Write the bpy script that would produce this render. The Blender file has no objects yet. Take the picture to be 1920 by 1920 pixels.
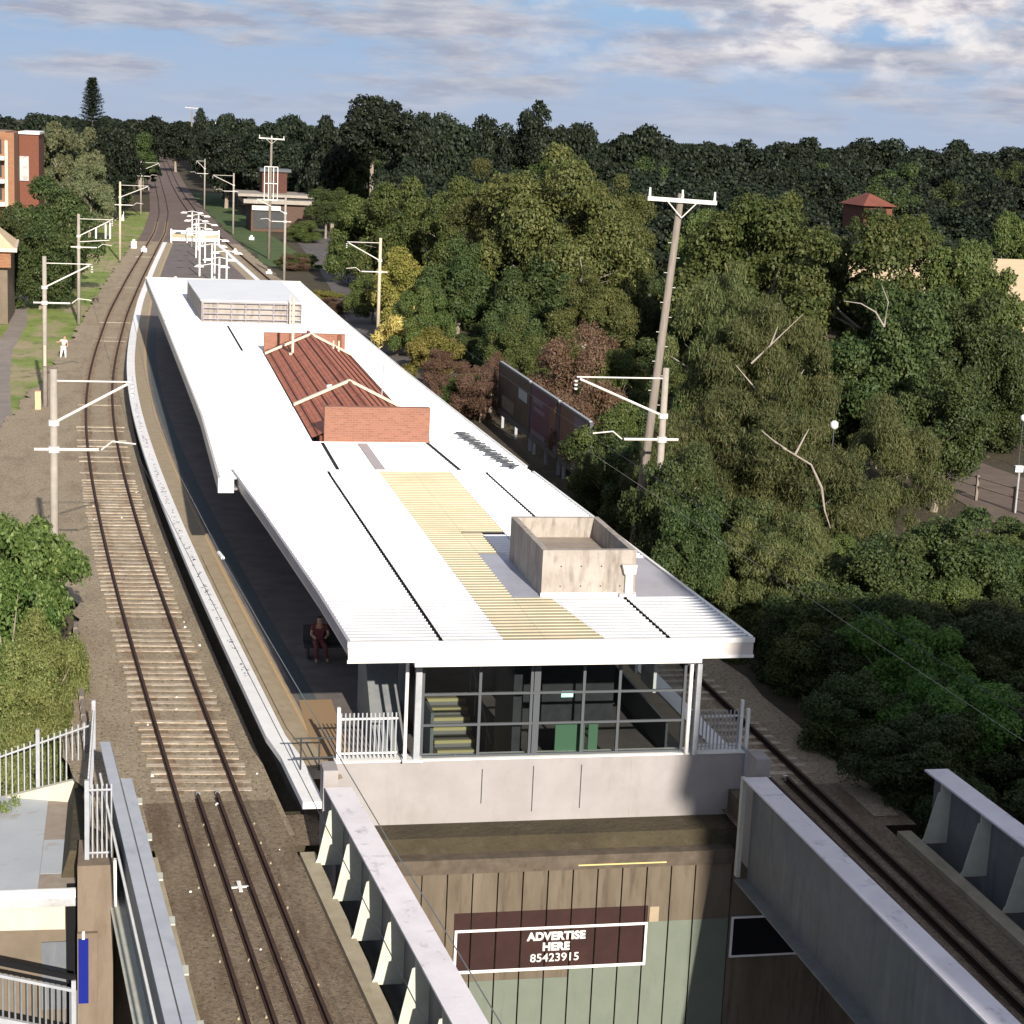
import bpy, math, random
import numpy as np
from mathutils import Vector, Matrix

S = bpy.context.scene
COL = S.collection
R = math.radians

# ---------------------------------------------------------------- camera
F, PITCH, ROLL, YAW, H = 3452.0, 0.204822, 0.0457257, 0.2103259, 16.592
cp, sp, cr, sr = math.cos(PITCH), math.sin(PITCH), math.cos(ROLL), math.sin(ROLL)
def rot(v):   # camera frame was measured along its own heading; the platform runs along +Y
    c, s = math.cos(YAW), math.sin(YAW)
    return Vector((v[0]*c + v[1]*s, -v[0]*s + v[1]*c, v[2]))
fwd, up0, rt0 = Vector((0, cp, -sp)), Vector((0, sp, cp)), Vector((1, 0, 0))
right = rot(cr*rt0 + sr*up0); upv = rot(-sr*rt0 + cr*up0); back = -rot(fwd)
cam = bpy.data.cameras.new('camera'); co = bpy.data.objects.new('camera', cam); COL.objects.link(co)
M = Matrix((right, upv, back)).transposed().to_4x4(); M.translation = Vector((0, 0, H))
co.matrix_world = M
cam.sensor_width = 36; cam.sensor_fit = 'HORIZONTAL'; cam.lens = F/1920*36
cam.clip_start = 0.5; cam.clip_end = 6000
S.camera = co
S.render.resolution_x = S.render.resolution_y = 1024

# ---------------------------------------------------------------- light
SUN_EL = 22.0
sun_dir = Vector((0.07, -1.0, 0)).normalized()*math.cos(R(SUN_EL)) + Vector((0, 0, math.sin(R(SUN_EL))))
W = bpy.data.worlds.new('World'); S.world = W; W.use_nodes = True
nt = W.node_tree; nt.nodes.clear()
def N(t, **k):
    n = nt.nodes.new(t)
    for a, b in k.items(): setattr(n, a, b)
    return n
out = N('ShaderNodeOutputWorld'); bg = N('ShaderNodeBackground'); bg.inputs[1].default_value = 0.088
sky = N('ShaderNodeTexSky', sky_type='NISHITA', sun_disc=False, sun_elevation=R(SUN_EL), sun_rotation=R(176), altitude=50, air_density=1.0, dust_density=0.6, ozone_density=2.0)
tc = N('ShaderNodeTexCoord')
def noise(scale, vec_scale, detail=7, rough=.6, off=(0, 0, 0)):
    mp = N('ShaderNodeMapping'); mp.inputs['Scale'].default_value = vec_scale; mp.inputs['Location'].default_value = off
    nt.links.new(tc.outputs['Generated'], mp.inputs[0])
    n = N('ShaderNodeTexNoise'); n.inputs['Scale'].default_value = scale; n.inputs['Detail'].default_value = detail; n.inputs['Roughness'].default_value = rough
    nt.links.new(mp.outputs[0], n.inputs['Vector']); return n
def ramp(src, stops):
    r = N('ShaderNodeValToRGB'); e = r.color_ramp.elements
    while len(e) < len(stops): e.new(.5)
    for el, (p, c) in zip(e, stops): el.position = p; el.color = c if len(c) == 4 else (*c, 1)
    nt.links.new(src, r.inputs[0]); return r
def mix(fac, a, b, mode='MIX'):
    m = N('ShaderNodeMix', data_type='RGBA', blend_type=mode)
    for i, v in ((0, fac), (6, a), (7, b)):
        if isinstance(v, (int, float, tuple)): m.inputs[i].default_value = v
        else: nt.links.new(v, m.inputs[i])
    return m
sep = N('ShaderNodeSeparateXYZ'); nt.links.new(tc.outputs['Generated'], sep.inputs[0])
n1 = noise(1.0, (9.5, 9.5, 42), 8, .58, (3.1, 1.7, .4))
n2 = noise(1.0, (26, 26, 150), 6, .6, (7, 2, 1))
c1 = ramp(n1.outputs[0], [(.43, (0, 0, 0)), (.58, (1, 1, 1))])
c2 = ramp(n2.outputs[0], [(.40, (.0,)*3), (.62, (1, 1, 1))])
mul = N('ShaderNodeMath', operation='MULTIPLY'); nt.links.new(c1.outputs[0], mul.inputs[0]); mul.inputs[1].default_value = .88
hz = N('ShaderNodeMapRange'); nt.links.new(sep.outputs[2], hz.inputs[0])
hz.inputs[1].default_value = 0.0; hz.inputs[2].default_value = 0.028; hz.inputs[3].default_value = .25; hz.inputs[4].default_value = 1
mul2 = N('ShaderNodeMath', operation='MULTIPLY'); nt.links.new(mul.outputs[0], mul2.inputs[0]); nt.links.new(hz.outputs[0], mul2.inputs[1])
low = N('ShaderNodeMapRange'); nt.links.new(sep.outputs[2], low.inputs[0])
low.inputs[1].default_value = .05; low.inputs[2].default_value = .22; low.inputs[3].default_value = .9; low.inputs[4].default_value = 0
grad = ramp(sep.outputs[2], [(.0, (2.6, 3.25, 4.6)), (.075, (1.4, 2.6, 4.75))])
base_sky = mix(low.outputs[0], sky.outputs[0], grad.outputs[0])
cloud = mix(c2.outputs[0], (2.65, 2.75, 3.35, 1), (4.1, 4.05, 4.3, 1))
fin0 = mix(mul2.outputs[0], base_sky.outputs[2], cloud.outputs[2])
n3 = noise(1.0, (15, 15, 30), 8, .55, (1.2, 5.0, 2.2)); c3 = ramp(n3.outputs[0], [(.44, (0, 0, 0)), (.56, (1, 1, 1))])
mr = N('ShaderNodeMapRange'); nt.links.new(sep.outputs[0], mr.inputs[0]); mr.inputs[1].default_value = .14; mr.inputs[2].default_value = .36
mz = N('ShaderNodeMapRange'); nt.links.new(sep.outputs[2], mz.inputs[0]); mz.inputs[1].default_value = .026; mz.inputs[2].default_value = .046
ma = N('ShaderNodeMath', operation='MULTIPLY'); nt.links.new(mr.outputs[0], ma.inputs[0]); nt.links.new(mz.outputs[0], ma.inputs[1])
mb_ = N('ShaderNodeMath', operation='MULTIPLY'); nt.links.new(ma.outputs[0], mb_.inputs[0]); nt.links.new(c3.outputs[0], mb_.inputs[1])
n4 = noise(1.0, (40, 40, 120), 6, .6, (4, 2, 7)); c4 = ramp(n4.outputs[0], [(.36, (3.3, 3.2, 3.8)), (.58, (6.3, 6.0, 5.9))])
fin = mix(mb_.outputs[0], fin0.outputs[2], c4.outputs[0])
nt.links.new(fin.outputs[2], bg.inputs[0]); nt.links.new(bg.outputs[0], out.inputs[0])
sl = bpy.data.lights.new('sun', 'SUN'); sl.energy = 4.8; sl.angle = R(.5); sl.color = (1, .93, .82)
so = bpy.data.objects.new('sun', sl); COL.objects.link(so)
so.rotation_euler = sun_dir.to_track_quat('Z', 'Y').to_euler(); so.location = (20, -60, 60)
S.view_settings.view_transform = 'Standard'; S.view_settings.look = 'None'; S.view_settings.gamma = 1
S.view_settings.exposure = 0.75

# ---------------------------------------------------------------- materials
def mat(name, col, col2=None, scale=3.0, rough=.8, metal=0.0, vs=(1, 1, 1), bump=0.0, bscale=30, spec=.3, lo=.35, hi=.65, extra=None, bdist=.02):
    m = bpy.data.materials.new(name); m.use_nodes = True; t = m.node_tree; b = t.nodes['Principled BSDF']
    b.inputs['Base Color'].default_value = (*col, 1); b.inputs['Roughness'].default_value = rough
    b.inputs['Metallic'].default_value = metal; b.inputs['Specular IOR Level'].default_value = spec
    g = t.nodes.new('ShaderNodeNewGeometry')
    def nz(sc, v, det=6):
        mp = t.nodes.new('ShaderNodeMapping'); mp.inputs['Scale'].default_value = v
        t.links.new(g.outputs['Position'], mp.inputs[0])
        n = t.nodes.new('ShaderNodeTexNoise'); n.inputs['Scale'].default_value = sc; n.inputs['Detail'].default_value = det; n.inputs['Roughness'].default_value = .65
        t.links.new(mp.outputs[0], n.inputs['Vector']); return n.outputs[0]
    def mx(fac, a, c, mode='MIX'):
        k = t.nodes.new('ShaderNodeMix'); k.data_type = 'RGBA'; k.blend_type = mode
        for i, v in ((0, fac), (6, a), (7, c)):
            if isinstance(v, (int, float)): k.inputs[i].default_value = v
            elif isinstance(v, tuple): k.inputs[i].default_value = (*v[:3], 1)
            else: t.links.new(v, k.inputs[i])
        return k.outputs[2]
    def rp(src, lo, hi):
        r = t.nodes.new('ShaderNodeMapRange'); r.inputs[1].default_value = lo; r.inputs[2].default_value = hi
        t.links.new(src, r.inputs[0]); return r.outputs[0]
    c = None
    if col2 is not None:
        c = mx(rp(nz(scale, vs), lo, hi), col, col2)
    if extra:
        for (ecol, esc, evs, elo, ehi, eamt) in extra:
            f = rp(nz(esc, evs, 8), elo, ehi)
            mu = t.nodes.new('ShaderNodeMath'); mu.operation = 'MULTIPLY'; t.links.new(f, mu.inputs[0]); mu.inputs[1].default_value = eamt
            c = mx(mu.outputs[0], c if c is not None else col, ecol)
    if c is not None: t.links.new(c, b.inputs['Base Color'])
    if bump:
        bn = t.nodes.new('ShaderNodeBump'); bn.inputs['Strength'].default_value = bump; bn.inputs['Distance'].default_value = bdist
        t.links.new(nz(bscale, (1, 1, 1)), bn.inputs['Height']); t.links.new(bn.outputs[0], b.inputs['Normal'])
    return m

def leafmat(name, ca, cb, cc=None, trans=.25):
    """foliage: colour differs leaf by leaf, clump by clump and tree by tree"""
    m = bpy.data.materials.new(name); m.use_nodes = True; t = m.node_tree; b = t.nodes['Principled BSDF']
    b.inputs['Roughness'].default_value = .55; b.inputs['Specular IOR Level'].default_value = .25
    g = t.nodes.new('ShaderNodeNewGeometry'); oi = t.nodes.new('ShaderNodeObjectInfo')
    n = t.nodes.new('ShaderNodeTexNoise'); n.inputs['Scale'].default_value = .55; n.inputs['Detail'].default_value = 4
    t.links.new(g.outputs['Position'], n.inputs['Vector'])
    def mx(fac, a, c):
        k = t.nodes.new('ShaderNodeMix'); k.data_type = 'RGBA'
        for i, v in ((0, fac), (6, a), (7, c)):
            if isinstance(v, tuple): k.inputs[i].default_value = (*v[:3], 1)
            else: t.links.new(v, k.inputs[i])
        return k.outputs[2]
    def rg(src, a, c, d=0, e=1):
        r = t.nodes.new('ShaderNodeMapRange')
        for i, v in enumerate((a, c, d, e)): r.inputs[i+1].default_value = v
        t.links.new(src, r.inputs[0]); return r.outputs[0]
    c1_ = mx(rg(n.outputs[0], .35, .65), ca, cb)
    c2_ = mx(rg(g.outputs['Random Per Island'], .55, 1, 0, .75), c1_, cc or tuple(min(1, x*1.8) for x in cb))
    hs = t.nodes.new('ShaderNodeHueSaturation'); t.links.new(c2_, hs.inputs['Color'])
    t.links.new(rg(oi.outputs['Random'], 0, 1, .78, 1.22), hs.inputs['Value'])
    t.links.new(rg(oi.outputs['Random'], 0, 1, .485, .512), hs.inputs['Hue'])
    t.links.new(hs.outputs[0], b.inputs['Base Color'])
    tr = t.nodes.new('ShaderNodeBsdfTranslucent'); t.links.new(hs.outputs[0], tr.inputs[0])
    ms = t.nodes.new('ShaderNodeMixShader'); ms.inputs[0].default_value = trans
    t.links.new(b.outputs[0], ms.inputs[1]); t.links.new(tr.outputs[0], ms.inputs[2])
    t.links.new(ms.outputs[0], t.nodes['Material Output'].inputs[0])
    return m

m_roof = mat('white_roof_sheet', (.76, .76, .76), (.71, .71, .73), .35, .45, extra=[((.44, .41, .37), 1.3, (1, .3, 1), .60, .85, .45)])
m_yel = mat('aged_yellow_sheet', (.41, .345, .225), (.48, .415, .29), .5, .5, extra=[((.40, .30, .16), .8, (1, .5, 1), .55, .8, .5)])
m_gutter = mat('dark_gutter', (.012, .012, .014), rough=.9)
m_fascia = mat('cream_fascia', (.50, .45, .42), (.56, .52, .49), .6, .5)
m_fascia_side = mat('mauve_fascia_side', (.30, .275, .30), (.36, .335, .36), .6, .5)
m_under = mat('canopy_underside', (.22, .21, .21), rough=.8)
m_conc = mat('pale_render', (.285, .26, .255), (.33, .305, .30), .8, .85, extra=[((.20, .18, .165), 2.2, (1, 1, .25), .55, .8, .45), ((.24, .215, .20), .5, (1, 1, 1), .5, .7, .5)], bump=.15)
m_boxc = mat('stained_concrete', (.30, .262, .228), (.385, .34, .30), 1.2, .9, extra=[((.10, .08, .06), 3.2, (1, 1, .16), .50, .72, .75), ((.17, .13, .10), 9, (1, 1, .3), .52, .7, .5)], bump=.3)
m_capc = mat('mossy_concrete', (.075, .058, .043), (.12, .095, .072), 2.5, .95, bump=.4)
m_abut = mat('weathered_wall_concrete', (.105, .082, .058), (.160, .128, .094), 1.3, .9, vs=(1, 1, .22), extra=[((.04, .03, .022), 3.5, (1, 1, .12), .52, .74, .75), ((.19, .145, .095), 2.0, (1, 1, .2), .6, .8, .5)], bump=.3)
m_green = mat('painted_grey_green', (.135, .155, .122), (.155, .172, .138), 1.5, .8, extra=[((.09, .098, .075), 4, (1, 1, .2), .55, .8, .5)])
m_maroon = mat('maroon_sign_paint', (.026, .009, .008), (.036, .013, .011), 3, .7)
m_white = mat('white_paint', (.80, .79, .76), (.68, .66, .62), 3, .55)
m_steelw = mat('galvanised_white_steel', (.36, .37, .39), (.29, .30, .32), 4, .5)
m_flange = mat('weathered_pale_girder_top', (.62, .58, .60), (.72, .68, .70), 1.1, .6, extra=[((.20, .19, .20), 3, (1, .6, 1), .58, .75, .7), ((.26, .27, .34), 1.3, (1, 2.2, 1), .60, .7, .5)])
m_flangeb = mat('blue_grey_girder_top', (.33, .345, .38), (.41, .42, .45), 1.0, .6, extra=[((.20, .20, .24), 2.2, (1, .6, 1), .58, .75, .5)])
m_web = mat('grey_girder_web', (.13, .14, .14), (.18, .185, .18), .9, .6, extra=[((.10, .11, .15), .9, (1, 1.0, .4), .52, .7, .7), ((.08, .055, .04), 3, (1, 1, .5), .64, .75, .8), ((.24, .245, .235), 2.6, (1, 1.2, .14), .55, .75, .55), ((.075, .08, .08), 3.4, (1, 1.1, .12), .55, .75, .6)])
m_stiff = mat('cream_grey_stiffener', (.42, .42, .35), (.50, .50, .43), 3, .6, extra=[((.2, .19, .14), 5, (1, 1, .3), .6, .8, .6)])
m_rail = mat('rusty_rail', (.040, .022, .016), (.060, .032, .022), 3, .7)
m_railtop = mat('rail_head', (.10, .085, .08), rough=.4, metal=.6)
m_ballast = mat('brown_ballast', (.275, .215, .145), (.385, .315, .22), 9, .95, extra=[((.17, .12, .08), .9, (1, .35, 1), .48, .68, .5), ((.56, .49, .40), 13, (1, .6, 1), .56, .70, .8), ((.07, .05, .035), 11, (1, .6, 1), .54, .66, .85), ((.13, .13, .06), 1.4, (1, .5, 1), .6, .75, .4)], bump=.9, bscale=22, bdist=.06)
m_ballastd = mat('oily_bridge_ballast', (.17, .125, .085), (.27, .21, .145), 8, .95, extra=[((.09, .05, .028), .9, (1.6, .3, 1), .46, .64, .6), ((.34, .29, .22), 14, (1, .7, 1), .58, .72, .7), ((.04, .028, .02), 12, (1, .7, 1), .54, .66, .8), ((.09, .10, .04), 1.6, (1, .5, 1), .58, .72, .5)], bump=.9, bscale=22, bdist=.06)
m_sleeper = mat('bleached_timber_sleeper', (.36, .295, .215), (.58, .50, .40), 2.5, .9, vs=(.4, 4, 1), extra=[((.13, .09, .06), 7, (.6, 3, 1), .50, .68, .85), ((.26, .17, .10), 1.7, (1, .4, 1), .45, .62, .6)])
m_kerb = mat('old_concrete_kerb', (.30, .25, .17), (.37, .32, .23), 2, .9, extra=[((.12, .13, .06), 2, (1, .4, 1), .58, .72, .6)])
m_coping = mat('white_platform_coping', (.74, .72, .71), (.82, .81, .80), 1.5, .7, extra=[((.40, .38, .37), 5, (1, .5, 1), .62, .8, .5)])
m_plat = mat('dark_platform_asphalt', (.12, .10, .095), (.17, .145, .135), 1.2, .9, extra=[((.16, .14, .13), 9, (1, 1, 1), .6, .75, .5)])
m_platstrip = mat('tan_platform_paving', (.30, .235, .155), (.36, .29, .20), 2, .9, extra=[((.20, .15, .10), 4, (1, .3, 1), .58, .75, .6)])
m_yline = mat('faded_orange_line', (.52, .34, .16), (.42, .30, .18), 4, .8)
m_tact = mat('blue_grey_tactile', (.085, .10, .105), (.07, .08, .085), 3, .8)
m_brick = mat('orange_brick', (.40, .155, .085), (.33, .12, .07), 4, .85, extra=[((.22, .10, .06), 3, (1, 1, 8), .55, .7, .5)])
m_brickd = mat('dark_brick', (.17, .06, .035), (.12, .045, .03), 4, .85)
m_tile = mat('terracotta_tile', (.34, .105, .06), (.45, .165, .10), 3.4, .75, extra=[((.14, .085, .075), 1.4, (1, 1, 1), .52, .7, .7), ((.50, .20, .13), 7, (1, 1, 1), .62, .74, .7)])
m_tiled = mat('dark_tile_joint', (.08, .03, .02), rough=.9)  # dark colour of the joints between tiles
m_cream = mat('cream_ridge_mortar', (.54, .44, .34), (.60, .50, .40), 3, .8)
m_pole = mat('grey_concrete_mast', (.27, .24, .205), (.34, .30, .26), 3, .85)
m_pole2 = mat('cream_concrete_mast', (.44, .38, .28), (.50, .44, .33), 3, .85)
m_wood = mat('silvered_timber_pole', (.17, .142, .12), (.24, .205, .172), 5, .9, vs=(3, 3, .3), extra=[((.16, .12, .09), 9, (3, 3, .2), .55, .75, .6)])
m_arm = mat('pale_mast_arm', (.62, .58, .54), rough=.6)
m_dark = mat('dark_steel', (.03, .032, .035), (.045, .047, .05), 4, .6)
m_frame = mat('charcoal_window_frame', (.075, .082, .090), rough=.5)
m_black = mat('black_void', (.006, .006, .007), rough=1)
m_grass = mat('rough_grass', (.15, .205, .044), (.24, .29, .075), .45, .95, extra=[((.36, .28, .18), .2, (1, .5, 1), .48, .60, .9), ((.06, .10, .02), 1.2, (1, .6, 1), .52, .7, .7), ((.26, .25, .10), 5, (1, 1, 1), .6, .75, .6)], bump=.8, bscale=6, bdist=.15)
m_soil = mat('leaf_litter_soil', (.050, .040, .025), (.075, .060, .035), .6, .95, extra=[((.10, .075, .05), 2, (1, 1, 1), .55, .7, .6)], bump=.6, bscale=5, bdist=.2)
m_path = mat('grey_path', (.20, .17, .15), (.26, .22, .19), 1, .9)
m_road = mat('worn_asphalt', (.105, .092, .09), (.13, .115, .11), .4, .9, extra=[((.06, .055, .055), 1, (1, .2, 1), .5, .7, .5)])
m_street = mat('street_asphalt', (.06, .06, .06), (.08, .08, .08), 1, .9)
m_blue = mat('deep_blue_sign', (.004, .012, .17), rough=.45)
m_slab = mat('pale_grey_slab', (.36, .38, .40), (.41, .43, .44), .7, .85, extra=[((.30, .24, .19), 1.0, (1, 1, 1), .55, .68, .8)])
m_slabb = mat('stained_brown_slab', (.31, .26, .21), (.25, .20, .16), 2, .9)
m_wallc = mat('cream_render', (.50, .48, .39), (.44, .42, .34), 2, .85)
m_tanw = mat('tan_render', (.17, .135, .10), (.14, .11, .08), 1.5, .9)
m_col = mat('brown_concrete_pier', (.15, .112, .08), (.20, .155, .115), 2, .9, vs=(1.5, 1.5, .4), extra=[((.14, .10, .07), 3, (1, 1, .3), .58, .75, .6)], bump=.2)
m_ystep = mat('yellow_stair_nosing', (.46, .40, .20), rough=.7)
m_step = mat('stair_tread', (.20, .19, .18), rough=.9)
m_gpanel = mat('sage_green_panel', (.10, .20, .12), rough=.6)
m_teal = mat('teal_notice', (.35, .70, .62), rough=.5)
m_skin = mat('skin', (.42, .24, .16), rough=.6); m_hair = mat('dark_hair', (.015, .012, .01), rough=.8)
m_pink = mat('pale_pink_shirt', (.62, .44, .42), rough=.9); m_trou = mat('white_trousers', (.72, .68, .64), rough=.9)
m_redc = mat('dusky_red_clothes', (.15, .045, .045), rough=.9)
m_post1 = mat('poster_dark', (.03, .024, .02), (.06, .045, .035), 1.4, .5)
m_post2 = mat('poster_magenta', (.09, .014, .028), (.05, .02, .07), .9, .5)
m_post3 = mat('poster_rust', (.13, .04, .028), (.09, .05, .035), 1.2, .5)
m_post4 = mat('poster_lavender', (.15, .115, .16), (.11, .09, .125), 1.2, .5)
m_postw = mat('poster_pale_patch', (.32, .36, .38), rough=.5)
m_tanr = mat('tan_roof_sheet', (.62, .47, .30), (.54, .40, .26), 1, .7)
m_redr = mat('red_tile_roof', (.20, .065, .045), (.15, .05, .035), 1, .8)
m_glassw = mat('window_glass_far', (.03, .04, .045), rough=.15, spec=.6)
m_hut = mat('pale_green_hut', (.26, .32, .25), rough=.7)
m_bark = mat('grey_bark', (.22, .18, .14), (.30, .25, .20), 5, .9)
m_barkw = mat('bleached_bare_branch', (.34, .295, .26), (.26, .22, .19), 5, .85)
m_orange = mat('pale_orange_box', (.66, .40, .22), rough=.7)

def rib_valley_shade(m, amt, y0=41.06, pitch=.28):  # dark valley lines: rib shading and dirt painted into the sheet colour
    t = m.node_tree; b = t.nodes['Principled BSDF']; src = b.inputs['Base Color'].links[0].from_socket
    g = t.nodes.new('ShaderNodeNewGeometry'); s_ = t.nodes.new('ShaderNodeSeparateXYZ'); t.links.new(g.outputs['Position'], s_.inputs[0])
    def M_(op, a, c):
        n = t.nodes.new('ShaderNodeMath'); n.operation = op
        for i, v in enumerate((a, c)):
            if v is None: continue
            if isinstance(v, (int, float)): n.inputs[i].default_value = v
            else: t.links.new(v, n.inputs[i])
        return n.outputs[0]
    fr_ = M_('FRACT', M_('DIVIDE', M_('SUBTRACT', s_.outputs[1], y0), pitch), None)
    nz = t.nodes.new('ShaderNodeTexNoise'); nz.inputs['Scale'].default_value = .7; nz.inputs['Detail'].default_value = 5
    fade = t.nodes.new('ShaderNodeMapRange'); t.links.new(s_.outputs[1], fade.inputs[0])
    for i, v in enumerate((41, 53, 1.0, .18)): fade.inputs[i+1].default_value = v  # painted lines fade toward the back, imitating overexposed white
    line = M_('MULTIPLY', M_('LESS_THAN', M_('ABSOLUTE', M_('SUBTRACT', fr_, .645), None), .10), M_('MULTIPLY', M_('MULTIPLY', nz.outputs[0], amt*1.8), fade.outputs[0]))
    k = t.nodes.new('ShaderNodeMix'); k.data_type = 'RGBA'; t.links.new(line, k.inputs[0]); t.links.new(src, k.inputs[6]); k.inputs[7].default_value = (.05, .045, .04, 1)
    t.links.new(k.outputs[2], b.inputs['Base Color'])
m_roofn = m_roof.copy(); m_roofn.name = 'white_roof_sheet_with_painted_valleys'; rib_valley_shade(m_roofn, .8); rib_valley_shade(m_yel, .9)
def brickmat(name, c1b, c2b, mort, sc):
    m = bpy.data.materials.new(name); m.use_nodes = True; t = m.node_tree; b = t.nodes['Principled BSDF']; b.inputs['Roughness'].default_value = .9
    g = t.nodes.new('ShaderNodeNewGeometry'); s = t.nodes.new('ShaderNodeSeparateXYZ'); t.links.new(g.outputs['Position'], s.inputs[0])
    a = t.nodes.new('ShaderNodeMath'); a.operation = 'ADD'; t.links.new(s.outputs[0], a.inputs[0]); t.links.new(s.outputs[1], a.inputs[1])
    c = t.nodes.new('ShaderNodeCombineXYZ'); t.links.new(a.outputs[0], c.inputs[0]); t.links.new(s.outputs[2], c.inputs[1])
    br = t.nodes.new('ShaderNodeTexBrick'); t.links.new(c.outputs[0], br.inputs[0]); br.inputs['Scale'].default_value = sc
    br.inputs['Color1'].default_value = (*c1b, 1); br.inputs['Color2'].default_value = (*c2b, 1); br.inputs['Mortar'].default_value = (*mort, 1)
    br.inputs['Mortar Size'].default_value = .018; br.inputs['Brick Width'].default_value = .48; br.inputs['Row Height'].default_value = .17
    t.links.new(br.outputs[0], b.inputs['Base Color']); return m
m_brick = brickmat('orange_brick_courses', (.285, .118, .075), (.22, .088, .055), (.25, .16, .12), 2.0)
m_brickf = brickmat('far_brick', (.27, .115, .055), (.21, .085, .04), (.26, .17, .11), 1.5)

def glassmat():
    m = bpy.data.materials.new('tinted_pane'); m.use_nodes = True; t = m.node_tree; t.nodes.remove(t.nodes['Principled BSDF'])
    tr = t.nodes.new('ShaderNodeBsdfTransparent'); tr.inputs[0].default_value = (.62, .66, .66, 1)
    gl = t.nodes.new('ShaderNodeBsdfGlossy'); gl.inputs['Roughness'].default_value = .03
    fr = t.nodes.new('ShaderNodeFresnel'); fr.inputs[0].default_value = 1.5
    ms = t.nodes.new('ShaderNodeMixShader'); t.links.new(fr.outputs[0], ms.inputs[0]); t.links.new(tr.outputs[0], ms.inputs[1]); t.links.new(gl.outputs[0], ms.inputs[2])
    t.links.new(ms.outputs[0], t.nodes['Material Output'].inputs[0]); return m
m_pane = glassmat()

# ---------------------------------------------------------------- object helpers
def tag(o, label=None, cat=None, group=None, kind=None, category=None):
    cat = cat or category
    if label: o['label'] = label
    if cat: o['category'] = cat
    if group: o['group'] = group
    if kind: o['kind'] = kind
    return o
def thing(name, label, cat, loc, group=None):
    o = bpy.data.objects.new(name, None); COL.objects.link(o); o.location = loc; o.empty_display_size = .3
    return tag(o, label, cat, group)
def wloc(o):
    v = Vector((0, 0, 0))
    while o is not None: v += o.location; o = o.parent
    return v
class MB:
    def __init__(s): s.v = []; s.f = []
    def quad(s, *p):
        i = len(s.v); s.v += [tuple(q) for q in p]; s.f.append(tuple(range(i, i+len(p)))); return s
    def hexa(s, P):          # 8 points: bottom 4 (ccw), top 4
        i = len(s.v); s.v += [tuple(q) for q in P]
        for f in ((3, 2, 1, 0), (4, 5, 6, 7), (0, 1, 5, 4), (1, 2, 6, 5), (2, 3, 7, 6), (3, 0, 4, 7)): s.f.append(tuple(i+k for k in f))
        return s
    def box(s, x0, x1, y0, y1, z0, z1): return s.hexa([(x0, y0, z0), (x1, y0, z0), (x1, y1, z0), (x0, y1, z0), (x0, y0, z1), (x1, y0, z1), (x1, y1, z1), (x0, y1, z1)])
    def prism(s, poly, z0, z1):   # poly ccw in xy
        n = len(poly); i = len(s.v); s.v += [(p[0], p[1], z0) for p in poly]+[(p[0], p[1], z1) for p in poly]
        s.f.append(tuple(i+k for k in range(n-1, -1, -1))); s.f.append(tuple(i+n+k for k in range(n)))
        for k in range(n): s.f.append((i+k, i+(k+1) % n, i+n+(k+1) % n, i+n+k))
        return s
    def tube(s, pts, rad, n=8):
        pts = [Vector(p) for p in pts]; rad = rad if isinstance(rad, (list, tuple)) else [rad]*len(pts)
        rings = []
        for k, p in enumerate(pts):
            d = (pts[min(k+1, len(pts)-1)]-pts[max(k-1, 0)]).normalized()
            a = d.cross(Vector((0, 0, 1)));  a = Vector((1, 0, 0)) if a.length < .05 else a.normalized(); b = d.cross(a)
            i = len(s.v); rings.append(i)
            for j in range(n):
                t = 2*math.pi*j/n; s.v.append(tuple(p+(a*math.cos(t)+b*math.sin(t))*rad[k]))
        for k in range(len(rings)-1):
            for j in range(n): s.f.append((rings[k]+j, rings[k]+(j+1) % n, rings[k+1]+(j+1) % n, rings[k+1]+j))
        s.f.append(tuple(rings[0]+j for j in range(n-1, -1, -1))); s.f.append(tuple(rings[-1]+j for j in range(n)))
        return s
    def strip(s, L, Rr, zl, zr=None):     # flat ribbon between two polylines
        zr = zl if zr is None else zr; i = len(s.v)
        for a, b in zip(L, Rr): s.v += [(a[0], a[1], zl), (b[0], b[1], zr)]
        for k in range(len(L)-1): s.f.append((i+2*k, i+2*k+1, i+2*k+3, i+2*k+2))
        return s
    def solid(s, L, Rr, z0, z1):          # ribbon with thickness
        i = len(s.v); n = len(L)
        for a, b in zip(L, Rr): s.v += [(a[0], a[1], z0), (b[0], b[1], z0), (b[0], b[1], z1), (a[0], a[1], z1)]
        for k in range(n-1):
            a = i+4*k; b = a+4
            s.f += [(a, b, b+1, a+1), (a+1, b+1, b+2, a+2), (a+2, b+2, b+3, a+3), (a+3, b+3, b, a)]
        s.f += [(i, i+1, i+2, i+3), (i+4*n-1, i+4*n-2, i+4*n-3, i+4*n-4)]
        return s
    def build(s, name, m, parent=None, smooth=False, **kw):
        me = bpy.data.meshes.new(name); off = wloc(parent) if parent is not None else Vector((0, 0, 0))
        me.from_pydata([(x-off.x, y-off.y, z-off.z) for x, y, z in s.v], [], s.f); me.update()
        if m is not None: me.materials.append(m)
        if smooth: me.shade_smooth()
        o = bpy.data.objects.new(name, me); COL.objects.link(o)
        if parent is not None: o.parent = parent
        return tag(o, **kw) if kw else o
def copy_tree(o, parent=None):
    c = o.copy(); COL.objects.link(c); c.parent = parent
    for ch in list(o.children): copy_tree(ch, c)
    return c

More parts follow.
